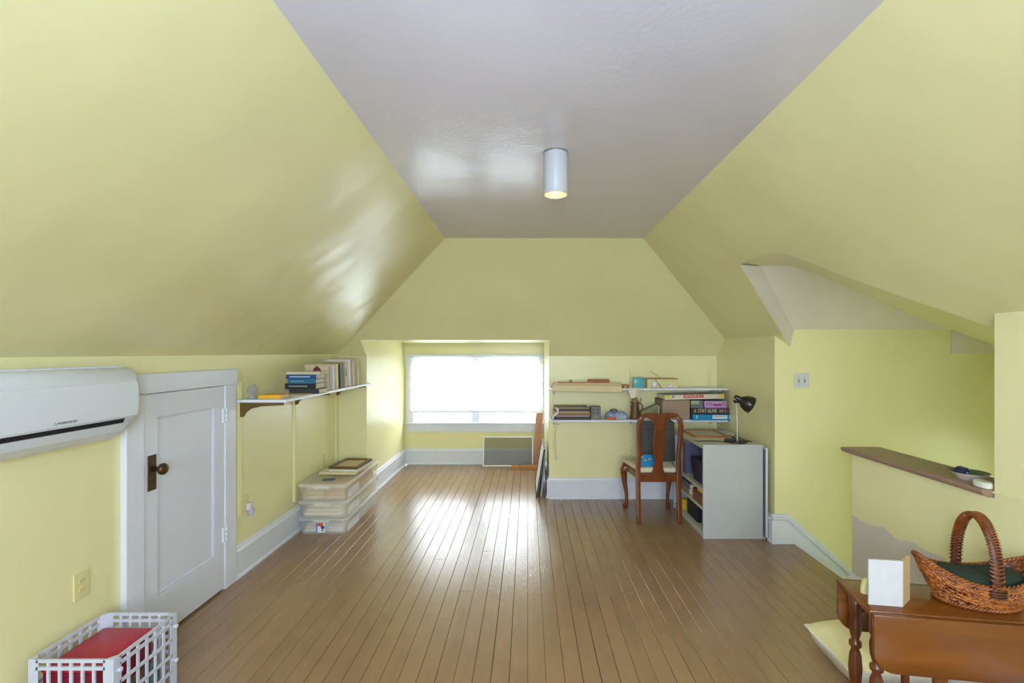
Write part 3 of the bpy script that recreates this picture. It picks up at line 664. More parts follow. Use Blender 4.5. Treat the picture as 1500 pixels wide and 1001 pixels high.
flat_frame('brown wooden frame lying on top of the clear bins', (-1.635, 4.43, BT+0.040), 0.26, 0.36, 0.022, 0.028, -0.05, 'brownwood', C_(196, 178, 138))
o = bx(-0.05, 0.05, -0.03, 0.03, 0, 0.004).build('blue_card', C_(66, 92, 132), loc=(-1.69, 4.055, BT), rot=(0, 0, 0.1)); tag(o, 'dark blue card lying on the top bin lid', 'card')
o = MB().lathe([(0.02, 0), (0.022, 0.006), (0.012, 0.012)], 14).build('green_coaster', C_(110, 142, 110), loc=(-1.80, 4.66, BT)); tag(o, 'small green coaster lying at the back of the top bin', 'coaster')

# ------------------------------------------------------------------ milk crate by the wall
CX0, CX1, CY0, CY1, CH = -1.884, -1.562, 1.80, 2.13, 0.34
cr = thing('milk_crate', 'white plastic lattice crate holding a red box', 'crate', ((CX0+CX1)/2, (CY0+CY1)/2, 0))
hw, hl = (CX1-CX0)/2, (CY1-CY0)/2
cpm = MB().prism([(-hw, -hl), (-hw+0.04, -hl), (-hw+0.034, -hl+0.008), (-hw+0.008, -hl+0.034), (-hw, -hl+0.04)], 2, 0, CH)
cp0 = cpm.build('corner_post', 'crate', cr, bevel=0.002)
for s_ in ((-1, 1), (1, -1), (1, 1)):
    c2 = part_copy(cp0, cr); c2.scale = (-s_[0], -s_[1], 1) if False else (1, 1, 1)
    mb = MB(); vv = [(-hw, -hl), (-hw+0.04, -hl), (-hw+0.034, -hl+0.008), (-hw+0.008, -hl+0.034), (-hw, -hl+0.04)]
    mb.prism([(p[0]*(-s_[0]), p[1]*(-s_[1])) for p in vv], 2, 0, CH)
    bpy.data.objects.remove(c2); mb.build('corner_post', 'crate', cr, bevel=0.002)
rx = bx(-hw+0.03, hw-0.03, -0.004, 0.004, -0.006, 0.006).build('rail', 'crate', cr, loc=(0, -hl+0.004, CH-0.006))
ry = bx(-0.004, 0.004, -hl+0.03, hl-0.03, -0.006, 0.006).build('rail', 'crate', cr, loc=(-hw+0.004, 0, CH-0.006))
levels = (CH-0.006, CH-0.034, 0.235, 0.165, 0.095, 0.01)
for zc in levels:
    for s_ in (-1, 1):
        if not (zc == levels[0] and s_ == -1):
            part_copy(rx, cr, (0, s_*(hl-0.004), zc)); part_copy(ry, cr, (s_*(hw-0.004), 0, zc))
vb = bx(-0.005, 0.005, -0.0034, 0.0034, 0.004, CH-0.002).build('bar', 'crate', cr, loc=(-hw+0.075, -hl+0.004, 0))
for k in range(1, 5):
    part_copy(vb, cr, (-hw+0.075+k*(2*hw-0.15)/4, -hl+0.004, 0))
for k in range(5): part_copy(vb, cr, (-hw+0.075+k*(2*hw-0.15)/4, hl-0.004, 0))
vby = bx(-0.0034, 0.0034, -0.005, 0.005, 0.004, CH-0.002).build('bar', 'crate', cr, loc=(-hw+0.004, -hl+0.075, 0))
for k in range(1, 5): part_copy(vby, cr, (-hw+0.004, -hl+0.075+k*(2*hl-0.15)/4, 0))
for k in range(5): part_copy(vby, cr, (hw-0.004, -hl+0.075+k*(2*hl-0.15)/4, 0))
fb = MB()
for k in range(7): fb.box(-hw+0.008, hw-0.008, -hl+0.02+k*0.047, -hl+0.032+k*0.047, 0.002, 0.010)
for k in range(7): fb.box(-hw+0.02+k*0.047, -hw+0.032+k*0.047, -hl+0.008, hl-0.008, 0.002, 0.010)
fb.build('bottom_lattice', 'crate', cr)
pg = MB().lathe([(0.008, 0), (0.010, 0.014), (0.006, 0.017)], 10, T=Matrix.Rotation(PI/2, 4, 'Y')).build('stacking_peg', 'crate', cr, loc=(hw, -hl+0.02, CH-0.05))
for (yy, zz) in ((hl-0.02, CH-0.05), (-hl+0.02, 0.14), (hl-0.02, 0.14)): part_copy(pg, cr, (hw, yy, zz))
rb = thing('red_file_box', 'red vinyl file box lying in the white crate', 'box', (-1.755, 1.975, 0.145))
bx(-0.105, 0.105, -0.145, 0.125, 0.0, 0.125).build('box_body', 'maroon', rb, bevel=0.004)
bx(-0.11, 0.11, -0.148, 0.128, 0.125, 0.142).build('box_lid', 'red', rb, bevel=0.006, seg=2)
o = bx(-0.105, 0.095, -0.13, 0.13, 0, 0.133).build('cardboard_box', C_(150, 118, 78, 0.9), loc=(-1.755, 1.965, 0.011), bevel=0.003); tag(o, 'brown cardboard box under the red file box in the crate', 'box')
o = MB().lathe([(0.001, 0), (0.024, 0.004), (0.026, 0.05), (0.026, 0.12), (0.012, 0.15), (0.012, 0.165), (0.001, 0.166)], 14).build('spray_bottle', C_(88, 106, 92, 0.3), loc=(-1.605, 2.04, 0.011)); tag(o, 'grey green bottle beside the red box in the crate', 'bottle')
o = MB().lathe([(0.001, 0), (0.024, 0.004), (0.026, 0.05), (0.026, 0.10), (0.015, 0.13), (0.001, 0.132)], 14).build('bottle', C_(40, 42, 52, 0.3), loc=(-1.605, 1.965, 0.011)); tag(o, 'dark bottle beside the red box in the crate', 'bottle')
o = MB().lathe([(0.001, 0), (0.023, 0.006), (0.026, 0.03), (0.026, 0.09), (0.001, 0.10)], 12).build('jar', C_(190, 186, 176, 0.25), loc=(-1.605, 1.895, 0.011)); tag(o, 'pale jar beside the red box in the crate', 'jar')

# ------------------------------------------------------------------ things in the dormer
sc = thing('window_screen', 'white framed insect screen leaning below the window', 'window screen', (pt(744, 681, 6.28)[0], 6.265, 0.0), rot=(-0.19, 0, 0))
W_, H_ = 0.665, 0.39
for (a, b, c, d) in ((-W_/2, W_/2, 0, 0.018), (-W_/2, W_/2, H_-0.018, H_), (-W_/2, -W_/2+0.018, 0.018, H_-0.018), (W_/2-0.018, W_/2, 0.018, H_-0.018)):
    bx(a, b, -0.006, 0.006, c, d).build('frame_bar', 'alum', sc, bevel=0.001)
MB().poly([(-W_/2+0.018, 0, 0.018), (W_/2-0.018, 0, 0.018), (W_/2-0.018, 0, H_-0.018), (-W_/2+0.018, 0, H_-0.018)]).build('mesh', 'mesh', sc, fix=False)
o = bx(-0.045, 0.045, -0.011, 0.011, 0, 0.70).build('wood_board', 'oakboard', loc=(0.12, 6.24, 0.002), rot=(-0.12, 0.05, 0), bevel=0.002); tag(o, 'orange oak board standing in the dormer corner', 'board')
o = bx(-0.21, 0.21, -0.045, 0.045, 0, 0.045).build('wood_block', 'oakboard', loc=(-0.00, 6.13, 0.0), rot=(0, 0, 0.02), bevel=0.003); tag(o, 'orange oak board lying on the floor by the screen', 'board')
def lean_frame(label, y0, y1, xb, h, bar, m, inner, lean, group=None):
    """frame leaning on the right dormer cheek: its face looks to -x"""
    f = thing('picture_frame', label, 'picture frame', (xb, (y0+y1)/2, 0.0), rot=(0, lean, 0)); l = (y1-y0)/2
    for (a, b, c, d) in ((-l, l, 0, bar), (-l, l, h-bar, h), (-l, -l+bar, bar, h-bar), (l-bar, l, bar, h-bar)):
        bx(0, 0.02, a, b, c, d).build('frame_bar', m, f, bevel=0.002)
    bx(0.006, 0.012, -l+bar, l-bar, bar, h-bar).build('mat_board', inner, f); return f
lean_frame('large black frame with a white mat leaning on the dormer cheek', 4.93, 5.56, 0.085, 0.50, 0.015, C_(24, 26, 26, 0.3), C_(246, 248, 250, 0.3), 0.16)
lean_frame('grey frame tucked behind the black one on the dormer cheek', 4.96, 5.5, 0.128, 0.40, 0.03, C_(150, 148, 146, 0.3), C_(190, 188, 182, 0.3), 0.11)

# ------------------------------------------------------------------ shelves on the end wall
US, LSZ = 1.150, 0.845
for (nm, z, lab) in (('upper', US, 'upper white shelf above the desk'), ('lower', LSZ, 'lower white shelf above the desk')):
    t = thing('wall_shelf', lab, 'shelf', (0.223, YB, z))
    bx(0, 1.708, -0.30, -0.004, -0.019, 0).build('shelf_board', 'white', t, bevel=0.002)
    for xx in (0.045, 0.83, 1.64):
        MB().prism([(-0.013, -0.02), (-0.27, -0.02), (-0.27, -0.032), (-0.10, -0.045), (-0.03, -0.075), (-0.013, -0.085)], 0, xx-0.006, xx+0.006).build('bracket', 'white_plate', t)
track('pale shelf track beside the dormer opening', (0.268, YB), 0.45, 1.33, 0, 'yellow')
track('painted shelf track behind the chair', (1.053, YB), 0.40, 1.33, 0, 'yellow')
track('painted shelf track above the desk corner', (1.863, YB), 0.40, 1.33, 0, 'yellow')
# upper shelf
FY = YB-0.30
def on(px, y, zz): return ((px-VPX)*y/F_PX, y, zz)
o = MB().grid(lambda u, v: (u*0.68, v*0.11, 0.0), 1, 1)
def bent_board(L_, w, t, sag):
    mb = MB(); n = 16
    for k in range(n):
        x0, x1 = L_*k/n, L_*(k+1)/n
        z0, z1 = [sag*math.sin(3.1*x/L_) - 0.012*(x/L_) for x in (x0, x1)]
        vs = [(x0, 0, z0), (x1, 0, z1), (x1, 0, z1+t), (x0, 0, z0+t), (x0, w, z0), (x1, w, z1), (x1, w, z1+t), (x0, w, z0+t)]
        mb.add(vs, [(0, 1, 2, 3), (4, 7, 6, 5), (3, 2, 6, 7), (0, 4, 5, 1)])
        if k == 0: mb.add(vs, [(0, 3, 7, 4)])
        if k == n-1: mb.add(vs, [(1, 5, 6, 2)])
    return mb
o = bx(0, 0.67, 0, 0.10, 0, 0.034).build('pine_plank', C_(210, 190, 146, 0.6), loc=(0.232, FY+0.005, US), rot=(0, 0.0, -0.01), bevel=0.002); tag(o, 'long pale pine plank lying along the upper shelf', 'plank')
o = bx(0, 0.665, 0, 0.022, -0.062, 0.0).build('paper_banner', C_(222, 206, 164, 0.8), loc=(0.235, FY-0.026, US+0.034), bevel=0.004, rot=(0, 0.012, -0.01)); tag(o, 'pale rolled blind resting against the front of the upper shelf', 'roll')
o = bx(0, 0.66, 0, 0.07, 0, 0.016).build('wood_strip', C_(212, 190, 150, 0.6), loc=(0.245, FY+0.02, US+0.034), bevel=0.002); tag(o, 'pale strip of wood on top of the pine plank', 'strip')
o = bx(0, 0.36, 0, 0.014, 0, 0.010).build('wood_stick', C_(176, 112, 62, 0.6), loc=(0.29, FY+0.035, US+0.050)); tag(o, 'thin brown stick on the pale wood strip', 'stick')
o = MB().lathe([(0.012, 0), (0.018, 0.004), (0.016, 0.018), (0.008, 0.03), (0.001, 0.034)], 14).build('metal_bell', 'steel', loc=(0.42, FY+0.07, US+0.050)); tag(o, 'small grey metal bell on the pale wood strip', 'bell')
tr = thing('wooden_tray', 'small red brown wooden tray on the upper shelf', 'tray', (0.695, FY+0.09, US+0.050), 0.03)
bx(-0.10, 0.10, -0.05, 0.05, 0, 0.008).build('tray_bottom', C_(150, 84, 50), tr)
for (a, b, c, d) in ((-0.10, 0.10, -0.05, -0.042), (-0.10, 0.10, 0.042, 0.05), (-0.10, -0.092, -0.042, 0.042), (0.092, 0.10, -0.042, 0.042)): bx(a, b, c, d, 0.008, 0.032).build('tray_side', C_(158, 96, 60), tr)
ob = thing('wooden_toy', 'small orange brown wooden piece beside the teal tin', 'toy', (0.945, FY+0.06, US))
bx(-0.03, 0.045, -0.015, 0.015, 0.02, 0.036).build('toy_bar', C_(190, 120, 60), ob, bevel=0.003); MB().lathe([(0.012, 0), (0.012, 0.02)], 10, (-0.015, 0, 0)).build('toy_leg', C_(150, 84, 40), ob); MB().lathe([(0.012, 0), (0.012, 0.02)], 10, (0.03, 0, 0)).build('toy_leg', C_(150, 84, 40), ob)
tn = thing('teal_tin', 'shiny teal tin on the upper shelf', 'tin', on(935, FY+0.065, US))
MB().prism([(-0.052, -0.04), (0.052, -0.04), (0.052, 0.04), (-0.052, 0.04)], 2, 0, 0.098).build('tin_body', C_(92, 172, 184, 0.2), tn, bevel=0.008, seg=3); bx(-0.053, 0.053, -0.041, 0.041, 0.098, 0.106).build('tin_lid', C_(110, 180, 188, 0.2), tn, bevel=0.003)
wb = thing('craft_box', 'cream craft box with a wooden lid on the upper shelf', 'box', on(968, FY+0.10, US))
bx(-0.148, 0.148, -0.06, 0.09, 0, 0.085).build('box_body', C_(224, 214, 160), wb, bevel=0.003); bx(-0.152, 0.152, -0.064, 0.094, 0.085, 0.093).build('box_lid', C_(176, 140, 84), wb, bevel=0.002)
for (xx, h) in ((-0.07, 0.062), (0.08, 0.035)):
    mb = MB().lathe([(0.018, 0), (0.024, h*0.5), (0.028, h), (0.025, h), (0.02, 0.004)], 14)
    o = mb.build('paper_cup', C_(238, 238, 244), loc=tuple(Vector(on(968, FY+0.035, US))+Vector((xx, -0.03, 0)))); tag(o, 'small white paper cup before the craft box' if h > 0.05 else 'low white paper cup before the craft box', 'cup')
o = MB().tube([(0, 0, 0.003), (-0.03, 0.012, 0.045), (-0.055, 0.022, 0.082)], 0.003, 6).build('pen', C_(40, 44, 60), loc=tuple(Vector(on(968, FY+0.02, US))+Vector((0.005, -0.012, 0)))); tag(o, 'dark pen leaning on the craft box', 'pen')
o = MB().tube([(0.02, 0, 0.0), (-0.04, 0, 0.035), (-0.10, 0, 0.075)], [0.006, 0.014, 0.003], 6, flat=(0.3, 1)).build('feather', C_(206, 206, 176), loc=tuple(Vector(on(966, FY+0.12, US+0.094)))); tag(o, 'pale feather lying on the craft box', 'feather')
def cloth(u, v):
    x = (u-0.5)*(0.125-0.06*max(0, v-0.4)); y = -0.008*math.sin(9*u+3*v)-0.006; 
    if v < 0.3: return (x, 0.06-0.066*v/0.3*1.0, 0.004)
    w = (v-0.3)/0.7; return (x*(1-0.25*w), y-0.008, 0.004-0.10*w*(1-0.25*abs(u-0.35)))
o = MB().grid(cloth, 10, 10).build('lace_cloth', C_(226, 220, 204, 0.9), loc=on(928, FY-0.004, US)); tag(o, 'white lace cloth hanging over the upper shelf edge', 'cloth')
# lower shelf
GA = 'albums stacked on the lower shelf'
z = LSZ
for i, (lab, c, h, dx, w) in enumerate((('dark purple album at the bottom of the album stack', (62, 42, 48), 0.030, 0.0, 0.34), ('grey album above the purple one', (150, 140, 124), 0.014, 0.004, 0.34), ('brown album in the middle of the album stack', (130, 100, 72), 0.024, 0.008, 0.35), ('tan album below the dark brown one', (176, 156, 116), 0.014, 0.0, 0.345), ('dark brown album near the top of the stack', (70, 56, 44), 0.026, 0.01, 0.33), ('worn khaki album on top of the album stack', (150, 138, 104), 0.012, 0.006, 0.325))):
    book(lab, (0.423+dx, FY+0.01, z), (w, 0.24, h), C_(*c), random.uniform(-0.02, 0.02), group=GA, name='album'); z += h
rbn = thing('silver_ribbon', 'curled silver ribbon hanging at the end of the lower shelf', 'ribbon', (0.245, FY-0.004, LSZ))
MB().tube([(0.02, -0.004, 0.12), (0.045, -0.012, 0.10), (0.04, -0.018, 0.07), (0.01, -0.012, 0.05), (-0.005, -0.012, 0.03), (0.0, -0.015, 0.0), (0.03, -0.015, -0.03), (0.05, -0.008, -0.04)], 0.012, 8, flat=(1, 0.25)).build('ribbon_curl', C_(224, 224, 226, 0.2), rbn)
pc = MB().tube([(0.022, -0.006, -0.02)]+[(0.022+0.004*math.sin(k), -0.006, -0.02-0.034*k) for k in range(1, 11)], 0.0025, 6); pc.build('cord', C_(170, 165, 110), rbn)
MB().lathe([(0.004, 0), (0.010, -0.012), (0.010, -0.03), (0.004, -0.04)], 10, (0.03, -0.006, -0.34)).build('tassel', C_(214, 212, 206, 0.3), rbn)
gb = thing('patterned_box', 'small grey patterned box beside the albums', 'box', on(872, FY+0.05, LSZ))
bx(-0.047, 0.047, -0.04, 0.05, 0, 0.128).build('box_body', C_(118, 114, 112), gb, bevel=0.002)
for (xx, zz) in ((-0.025, 0.10), (0.02, 0.10), (-0.025, 0.07), (0.02, 0.07)): bx(xx-0.01, xx+0.01, -0.0412, -0.04, zz-0.008, zz+0.008).build('print_square', C_(82, 78, 78), gb)
bx(-0.006, 0.008, -0.0415, -0.04, 0.026, 0.04).build('gold_mark', C_(180, 150, 70), gb)
def lump(L_, w, h, seed, n=14):
    r = random.Random(seed); ph = [r.uniform(0, 6) for _ in range(6)]
    def f(u, v):
        a = 2*PI*u; t = v*PI/2
        k = 1+0.12*math.sin(3*a+ph[0])+0.07*math.sin(5*a+ph[1])
        return (L_/2*math.cos(a)*math.cos(t)**0.6*k, w/2*math.sin(a)*math.cos(t)**0.6*k, h*math.sin(t)*(1+0.12*math.sin(2*a+ph[2])*math.cos(t)))
    return MB().grid(f, n*2, n)
bc = thing('blue_cloth_bag', 'blue and white cloth pouch with a dark handle on the lower shelf', 'pouch', on(901, FY+0.10, LSZ))
lump(0.22, 0.14, 0.075, 3).build('pouch', mat('blue_white_print', (196, 204, 222), 0.9, c2=(98, 116, 170), vscale=16), bc)
MB().tube([(-0.05, 0, 0.068), (-0.045, 0, 0.085), (-0.02, 0, 0.092), (0.01, 0, 0.09), (0.02, 0, 0.072)], 0.006, 6).build('handle', C_(60, 66, 60), bc)
ot = thing('orange_brush', 'orange handled brush lying before the blue pouch', 'brush', on(903, FY+0.01, LSZ+0.008))
MB().tube([(-0.10, 0, 0.006), (-0.06, 0, 0.008), (-0.02, 0, 0.006), (0.0, 0, 0.004)], [0.012, 0.014, 0.010, 0.006], 8).build('brush_handle', C_(222, 106, 40), ot); MB().tube([(0.0, 0, 0.004), (0.08, 0, 0.002)], [0.006, 0.004], 8).build('brush_shaft', C_(206, 190, 170), ot)
sn = thing('beer_stein', 'tall brown stoneware stein with a pewter lid', 'stein', on(930, FY+0.075, LSZ))
MB().lathe([(0.052, 0), (0.054, 0.012), (0.046, 0.022), (0.045, 0.05), (0.040, 0.12), (0.037, 0.155), (0.039, 0.165), (0.036, 0.17)], 24).build('mug', mat('brown_stoneware', (128, 86, 46), 0.35, c2=(84, 52, 36), vscale=22, bump=0.5, bscale=40), sn)
MB().lathe([(0.038, 0.17), (0.034, 0.182), (0.022, 0.20), (0.010, 0.22), (0.004, 0.232)], 20).build('lid', C_(150, 128, 84, 0.3), sn)
MB().tube([(0.036, 0, 0.15), (0.06, 0, 0.152), (0.074, 0, 0.13), (0.072, 0, 0.09), (0.055, 0, 0.065), (0.042, 0, 0.06)], 0.007, 8).build('handle', C_(120, 92, 58), sn)
MB().tube([(0.044, 0, 0.155), (0.056, 0, 0.18), (0.064, 0, 0.205)], [0.004, 0.004, 0.006], 6).build('thumb_lever', C_(130, 116, 84), sn)
ws = thing('grey_fabric_case', 'grey green fabric case leaning behind the chair top', 'case', on(952.5, FY+0.12, LSZ))
MB().prism([(-0.10, 0), (0.075, 0), (0.075, 0.135), (0.055, 0.14), (-0.095, 0.075)], 1, -0.04, 0.05).build('case', C_(150, 150, 116, 0.9), ws, bevel=0.01, seg=2)
MB().tube([(0.072, -0.045, 0.0), (0.074, -0.045, 0.13)], 0.006, 6).build('zip_edge', C_(206, 204, 186), ws)
o = lump(0.10, 0.07, 0.03, 8).build('crumpled_tissue', C_(206, 200, 196, 0.9), loc=on(943, FY+0.05, LSZ)); tag(o, 'crumpled tissue beside the stein', 'tissue')
# boxes and board games
cbx = thing('cardboard_box', 'large brown cardboard box on the lower shelf', 'box', on(991, FY+0.0, LSZ))
bx(-0.135, 0.128, 0.002, 0.28, 0, 0.19).build('box_body', C_(166, 142, 122, 0.9), cbx, bevel=0.002)
MB().prism([(-0.135, 0.19), (0.128, 0.19), (0.128, 0.194), (-0.135, 0.194)], 1, 0.0, 0.28).build('box_flap', C_(150, 126, 98, 0.9), cbx)
GG = 'board games piled on the lower shelf'
def game(label, x0, x1, y0, y1, z0, h, c, roty=0.0, rotz=0.0, cat='board game'):
    t = thing('board_game', label, cat, ((x0+x1)/2, y0, z0), rot=(0, roty, rotz), group=GG); w = (x1-x0)/2
    bx(-w, w, 0, y1-y0, 0, h*0.93).build('box_tray', c, t, bevel=0.001); bx(-w-0.001, w+0.001, -0.001, y1-y0+0.001, h*0.25, h).build('box_lid', c, t, bevel=0.0015); return t
gx = lambda px: (px-VPX)*4.575/F_PX
g1 = game('blue board game box at the bottom of the games pile', gx(1015), gx(1077), 4.575, 4.87, LSZ, 0.055, C_(30, 140, 196, 0.35))
bx(-0.015, 0.125, -0.0022, -0.001, 0.016, 0.050).build('title_panel', C_(226, 232, 238), g1)
ln = MB(); x = -0.005
while x < 0.112:
    w = random.uniform(0.006, 0.012); ln.box(x, x+w, -0.0028, -0.0022, 0.034, 0.042); x += w+0.003
ln.build('title_lettering', C_(150, 150, 158), g1)
bx(-0.175, -0.155, -0.0022, -0.001, 0.018, 0.05).build('corner_print', C_(150, 190, 190), g1); bx(0.145, 0.16, -0.0022, -0.001, 0.018, 0.05).build('corner_print', C_(170, 200, 220), g1)
g2 = game('black board game box with pale lettering under the purple box', gx(1013), gx(1069), 4.585, 4.87, LSZ+0.056, 0.058, C_(54, 54, 56, 0.35))
text('title_lettering', 'STAY ALIVE', 0.05, C_(222, 216, 186), g2, (-0.028, -0.0015, 0.034), (PI/2, 0, 0), 0.18)
bx(-0.155, -0.135, -0.002, -0.001, 0.02, 0.05).build('marble_print', C_(190, 120, 104), g2)
for (xx, c) in ((0.095, (176, 130, 116)), (0.115, (160, 140, 130)), (0.145, (186, 90, 80)), (0.172, (90, 92, 120))): bx(xx-0.008, xx+0.008, -0.002, -0.001, 0.02, 0.048).build('marble_print', C_(*c), g2)
g3 = game('purple board game box with a magenta flower print on the black box', gx(1033), gx(1065), 4.59, 4.84, LSZ+0.115, 0.068, C_(178, 128, 190, 0.4))
for (a, b, c, d) in ((-0.105, 0.105, 0.062, 0.068), (-0.105, 0.105, 0.018, 0.022), (-0.105, -0.099, 0.022, 0.062), (0.099, 0.105, 0.022, 0.062)): bx(a, b, -0.002, -0.001, c, d).build('border_print', C_(222, 208, 226), g3)
bx(-0.02, 0.05, -0.002, -0.001, 0.024, 0.04).build('flower_print', C_(170, 40, 130), g3); bx(-0.03, 0.06, -0.002, -0.001, 0.048, 0.056).build('title_lettering', C_(216, 190, 222), g3)
g4 = game('grey green game box behind the purple box', gx(1013)+0.003, gx(1032)-0.004, 4.60, 4.84, LSZ+0.115, 0.075, C_(112, 116, 108, 0.5))
bx(-0.06, 0.02, -0.002, -0.001, 0.04, 0.07).build('panel_print', C_(170, 178, 160), g4)
g5 = game('white board game box with a red title resting on top of the pile', gx(974), gx(1061), 4.575, 4.83, LSZ+0.197, 0.044, C_(222, 214, 196, 0.35), roty=-0.022)
g5.location.z += 0.006
bx(-0.105, 0.085, -0.002, -0.001, 0.014, 0.043).build('title_panel', C_(206, 52, 48), g5)
text('title_lettering', 'MONOPOLY', 0.032, C_(240, 226, 220), g5, (-0.01, -0.0022, 0.028), (PI/2, 0, 0), 0.165)
for sg in (-1, 1): bx(sg*0.255-0.022, sg*0.255+0.022, -0.002, -0.001, 0.013, 0.043).build('corner_print', C_(232, 214, 60), g5)
bx(-0.215, -0.195, -0.002, -0.001, 0.022, 0.036).build('mark_print', C_(110, 90, 90), g5)

# ------------------------------------------------------------------ desk: an open-sided shelf unit
DX0, DX1, DY0, DY1, DH = 1.407, 1.886, 3.83, 4.62, 0.756
dk = thing('desk', 'pale grey shelf desk with open side compartments in the corner', 'desk', (DX0, DY0, 0))
dw, dlen = DX1-DX0, DY1-DY0
bx(0, dw, 0, 0.022, 0, DH-0.0).build('end_panel', 'desk', dk, bevel=0.002)
bx(0, dw, dlen-0.02, dlen, 0, DH-0.03).build('end_panel', 'desk', dk, bevel=0.002)
bx(dw-0.015, dw, 0.022, dlen-0.02, 0, DH-0.03).build('back_panel', 'desk', dk)
bx(0, dw, 0.022, dlen, DH-0.036, DH).build('desk_top', 'desk_top', dk, bevel=0.002)
sh0 = bx(0.004, dw-0.015, 0.022, dlen-0.02, 0, 0.02).build('shelf', 'desk_top', dk, loc=(0, 0, 0.374))
part_copy(sh0, dk, (0, 0, 0.222)); part_copy(sh0, dk, (0, 0, 0.03))
bx(0.01, dw-0.015, 0.022, dlen-0.02, 0, 0.03).build('plinth', 'desk', dk)
flat_frame('thin wooden frame lying flat on the desk', (1.60, 4.33, DH), 0.30, 0.36, 0.014, 0.018, 0.0, C_(168, 104, 62, 0.4), C_(196, 190, 150, 0.3))
# inside the desk
o = MB().prism([(0.0, 0.0), (0.20, 0.0), (0.20, 0.20), (-0.03, 0.20)], 1, 0, 0.20).build('dark_bin', C_(44, 42, 60), loc=(DX0+0.04, 3.97, 0.394), bevel=0.004); tag(o, 'dark navy bin in the top compartment of the desk', 'bin')
for i, (lab, c, y_) in enumerate((('lavender folder standing in the top desk compartment', (168, 166, 186), 4.46), ('dusty pink book standing in the top desk compartment', (140, 92, 110), 4.40), ('navy book standing in the top desk compartment', (96, 96, 124), 4.35))):
    t = thing('book', lab, 'book', (DX0+0.03, y_, 0.394), group='books standing in the top desk compartment'); bx(0, 0.20, 0, 0.03, 0, 0.28).build('cover', C_(*c), t); bx(0.003, 0.202, 0.003, 0.027, 0.002, 0.282).build('pages', 'paper', t)
zz = 0.242
for i, (lab, c, h, y_) in enumerate((('brown book at the bottom of the pile in the desk', (122, 74, 56), 0.035, 3.885), ('reddish brown book in the middle of the pile in the desk', (140, 84, 62), 0.034, 3.89), ('dark brown book on top of the pile in the desk', (100, 66, 50), 0.030, 3.88))):
    book(lab, (DX0+0.014, y_+0.115, zz), (0.22, 0.16, h), C_(*c), -PI/2, group='books piled in the middle desk compartment', pages=C_(226, 222, 214)); zz += h
o = MB().prism([(0, 0), (0.11, 0), (0.10, 0.028), (0.012, 0.028)], 1, 0, 0.12).build('orange_case', C_(240, 164, 22, 0.4), loc=(DX0+0.012, 3.90, zz), bevel=0.004); tag(o, 'orange yellow case on the book pile inside the desk', 'case')
book('tan book lying at the back of the middle desk compartment', (DX0+0.02, 4.35, 0.242), (0.26, 0.2, 0.05), C_(150, 130, 110), -PI/2)
book('grey book lying on the tan one inside the desk', (DX0+0.024, 4.34, 0.292), (0.25, 0.2, 0.04), C_(120, 124, 130), -PI/2)
o = bx(0, 0.22, 0, 0.26, 0, 0.145).build('black_case', C_(26, 26, 38), loc=(DX0+0.03, 4.05, 0.05), bevel=0.006); tag(o, 'black case in the bottom compartment of the desk', 'case')
o = bx(0, 0.18, 0, 0.05, 0, 0.09).build('yellow_box', C_(226, 186, 40), loc=(DX0+0.02, 4.40, 0.05), bevel=0.003); tag(o, 'yellow box at the back of the bottom desk compartment', 'box')
# panels between desk and wall
fp_ = thing('folding_panel', 'grey folding panel with a white edge beside the desk', 'panel', (1.903, 3.80, 0.0), rot=(0, 0.0, 0))
bx(-0.004, 0.004, 0.012, 0.60, 0.015, 0.725).build('panel_face', C_(140, 140, 158, 0.4), fp_)
for (a, b, c, d) in ((-0.0, 0.012, 0.0, 0.735), (0.60, 0.612, 0.0, 0.735), (0.012, 0.60, 0.0, 0.015), (0.012, 0.60, 0.72, 0.735)): bx(-0.007, 0.007, a, b, c, d).build('panel_edge', 'alum', fp_, bevel=0.001)
bx(-0.009, 0.0, -0.004, 0.006, 0.0, 0.025).build('foot', 'dark', fp_)
# ------------------------------------------------------------------ desk lamp
dlm = thing('desk_lamp', 'black desk lamp with a thin white pole on the grey desk', 'desk lamp', (1.722, 3.955, DH))
MB().lathe([(0.088, 0), (0.090, 0.008), (0.084, 0.020), (0.02, 0.026), (0.001, 0.027)], 32).build('base', C_(34, 32, 36, 0.35), dlm)
MB().tube([(-0.02, -0.075, 0.018), (-0.022, -0.075, 0.18), (-0.028, -0.075, 0.335)], 0.0055, 10).build('pole', C_(216, 212, 200, 0.25), dlm)
hd = MB().lathe([(0.020, -0.06), (0.026, -0.045), (0.030, -0.005), (0.040, 0.01), (0.066, 0.04), (0.082, 0.085), (0.086, 0.12), (0.083, 0.12), (0.078, 0.085), (0.05, 0.035), (0.001, 0.02)], 28, cap=False,
        T=Matrix.Translation((0.004, -0.075, 0.358)) @ Matrix.Rotation(math.radians(118), 4, Vector((0.15, 1, 0)).normalized()) @ Matrix.Scale(0.8, 4))
hd.build('lamp_head', C_(40, 34, 32, 0.3), dlm)
MB().lathe([(0.001, -0.022), (0.016, -0.018), (0.022, 0), (0.016, 0.018), (0.001, 0.022)], 16, (-0.03, -0.075, 0.35)).build('joint', C_(30, 30, 34, 0.2), dlm)
MB().lathe([(0.001, -0.006), (0.010, 0), (0.001, 0.006)], 12, (-0.046, -0.085, 0.362)).build('knob', C_(220, 220, 224, 0.15), dlm)
cpts = []
for k in range(15):
    u = k/14; cpts.append((-0.08-0.24*math.sin(PI*u*0.5), -0.03+0.10*u+0.03*math.sin(6*u), 0.004))
MB().tube([(-0.07, -0.02, 0.012)]+cpts, 0.0035, 6).build('cord', C_(26, 26, 28), dlm)
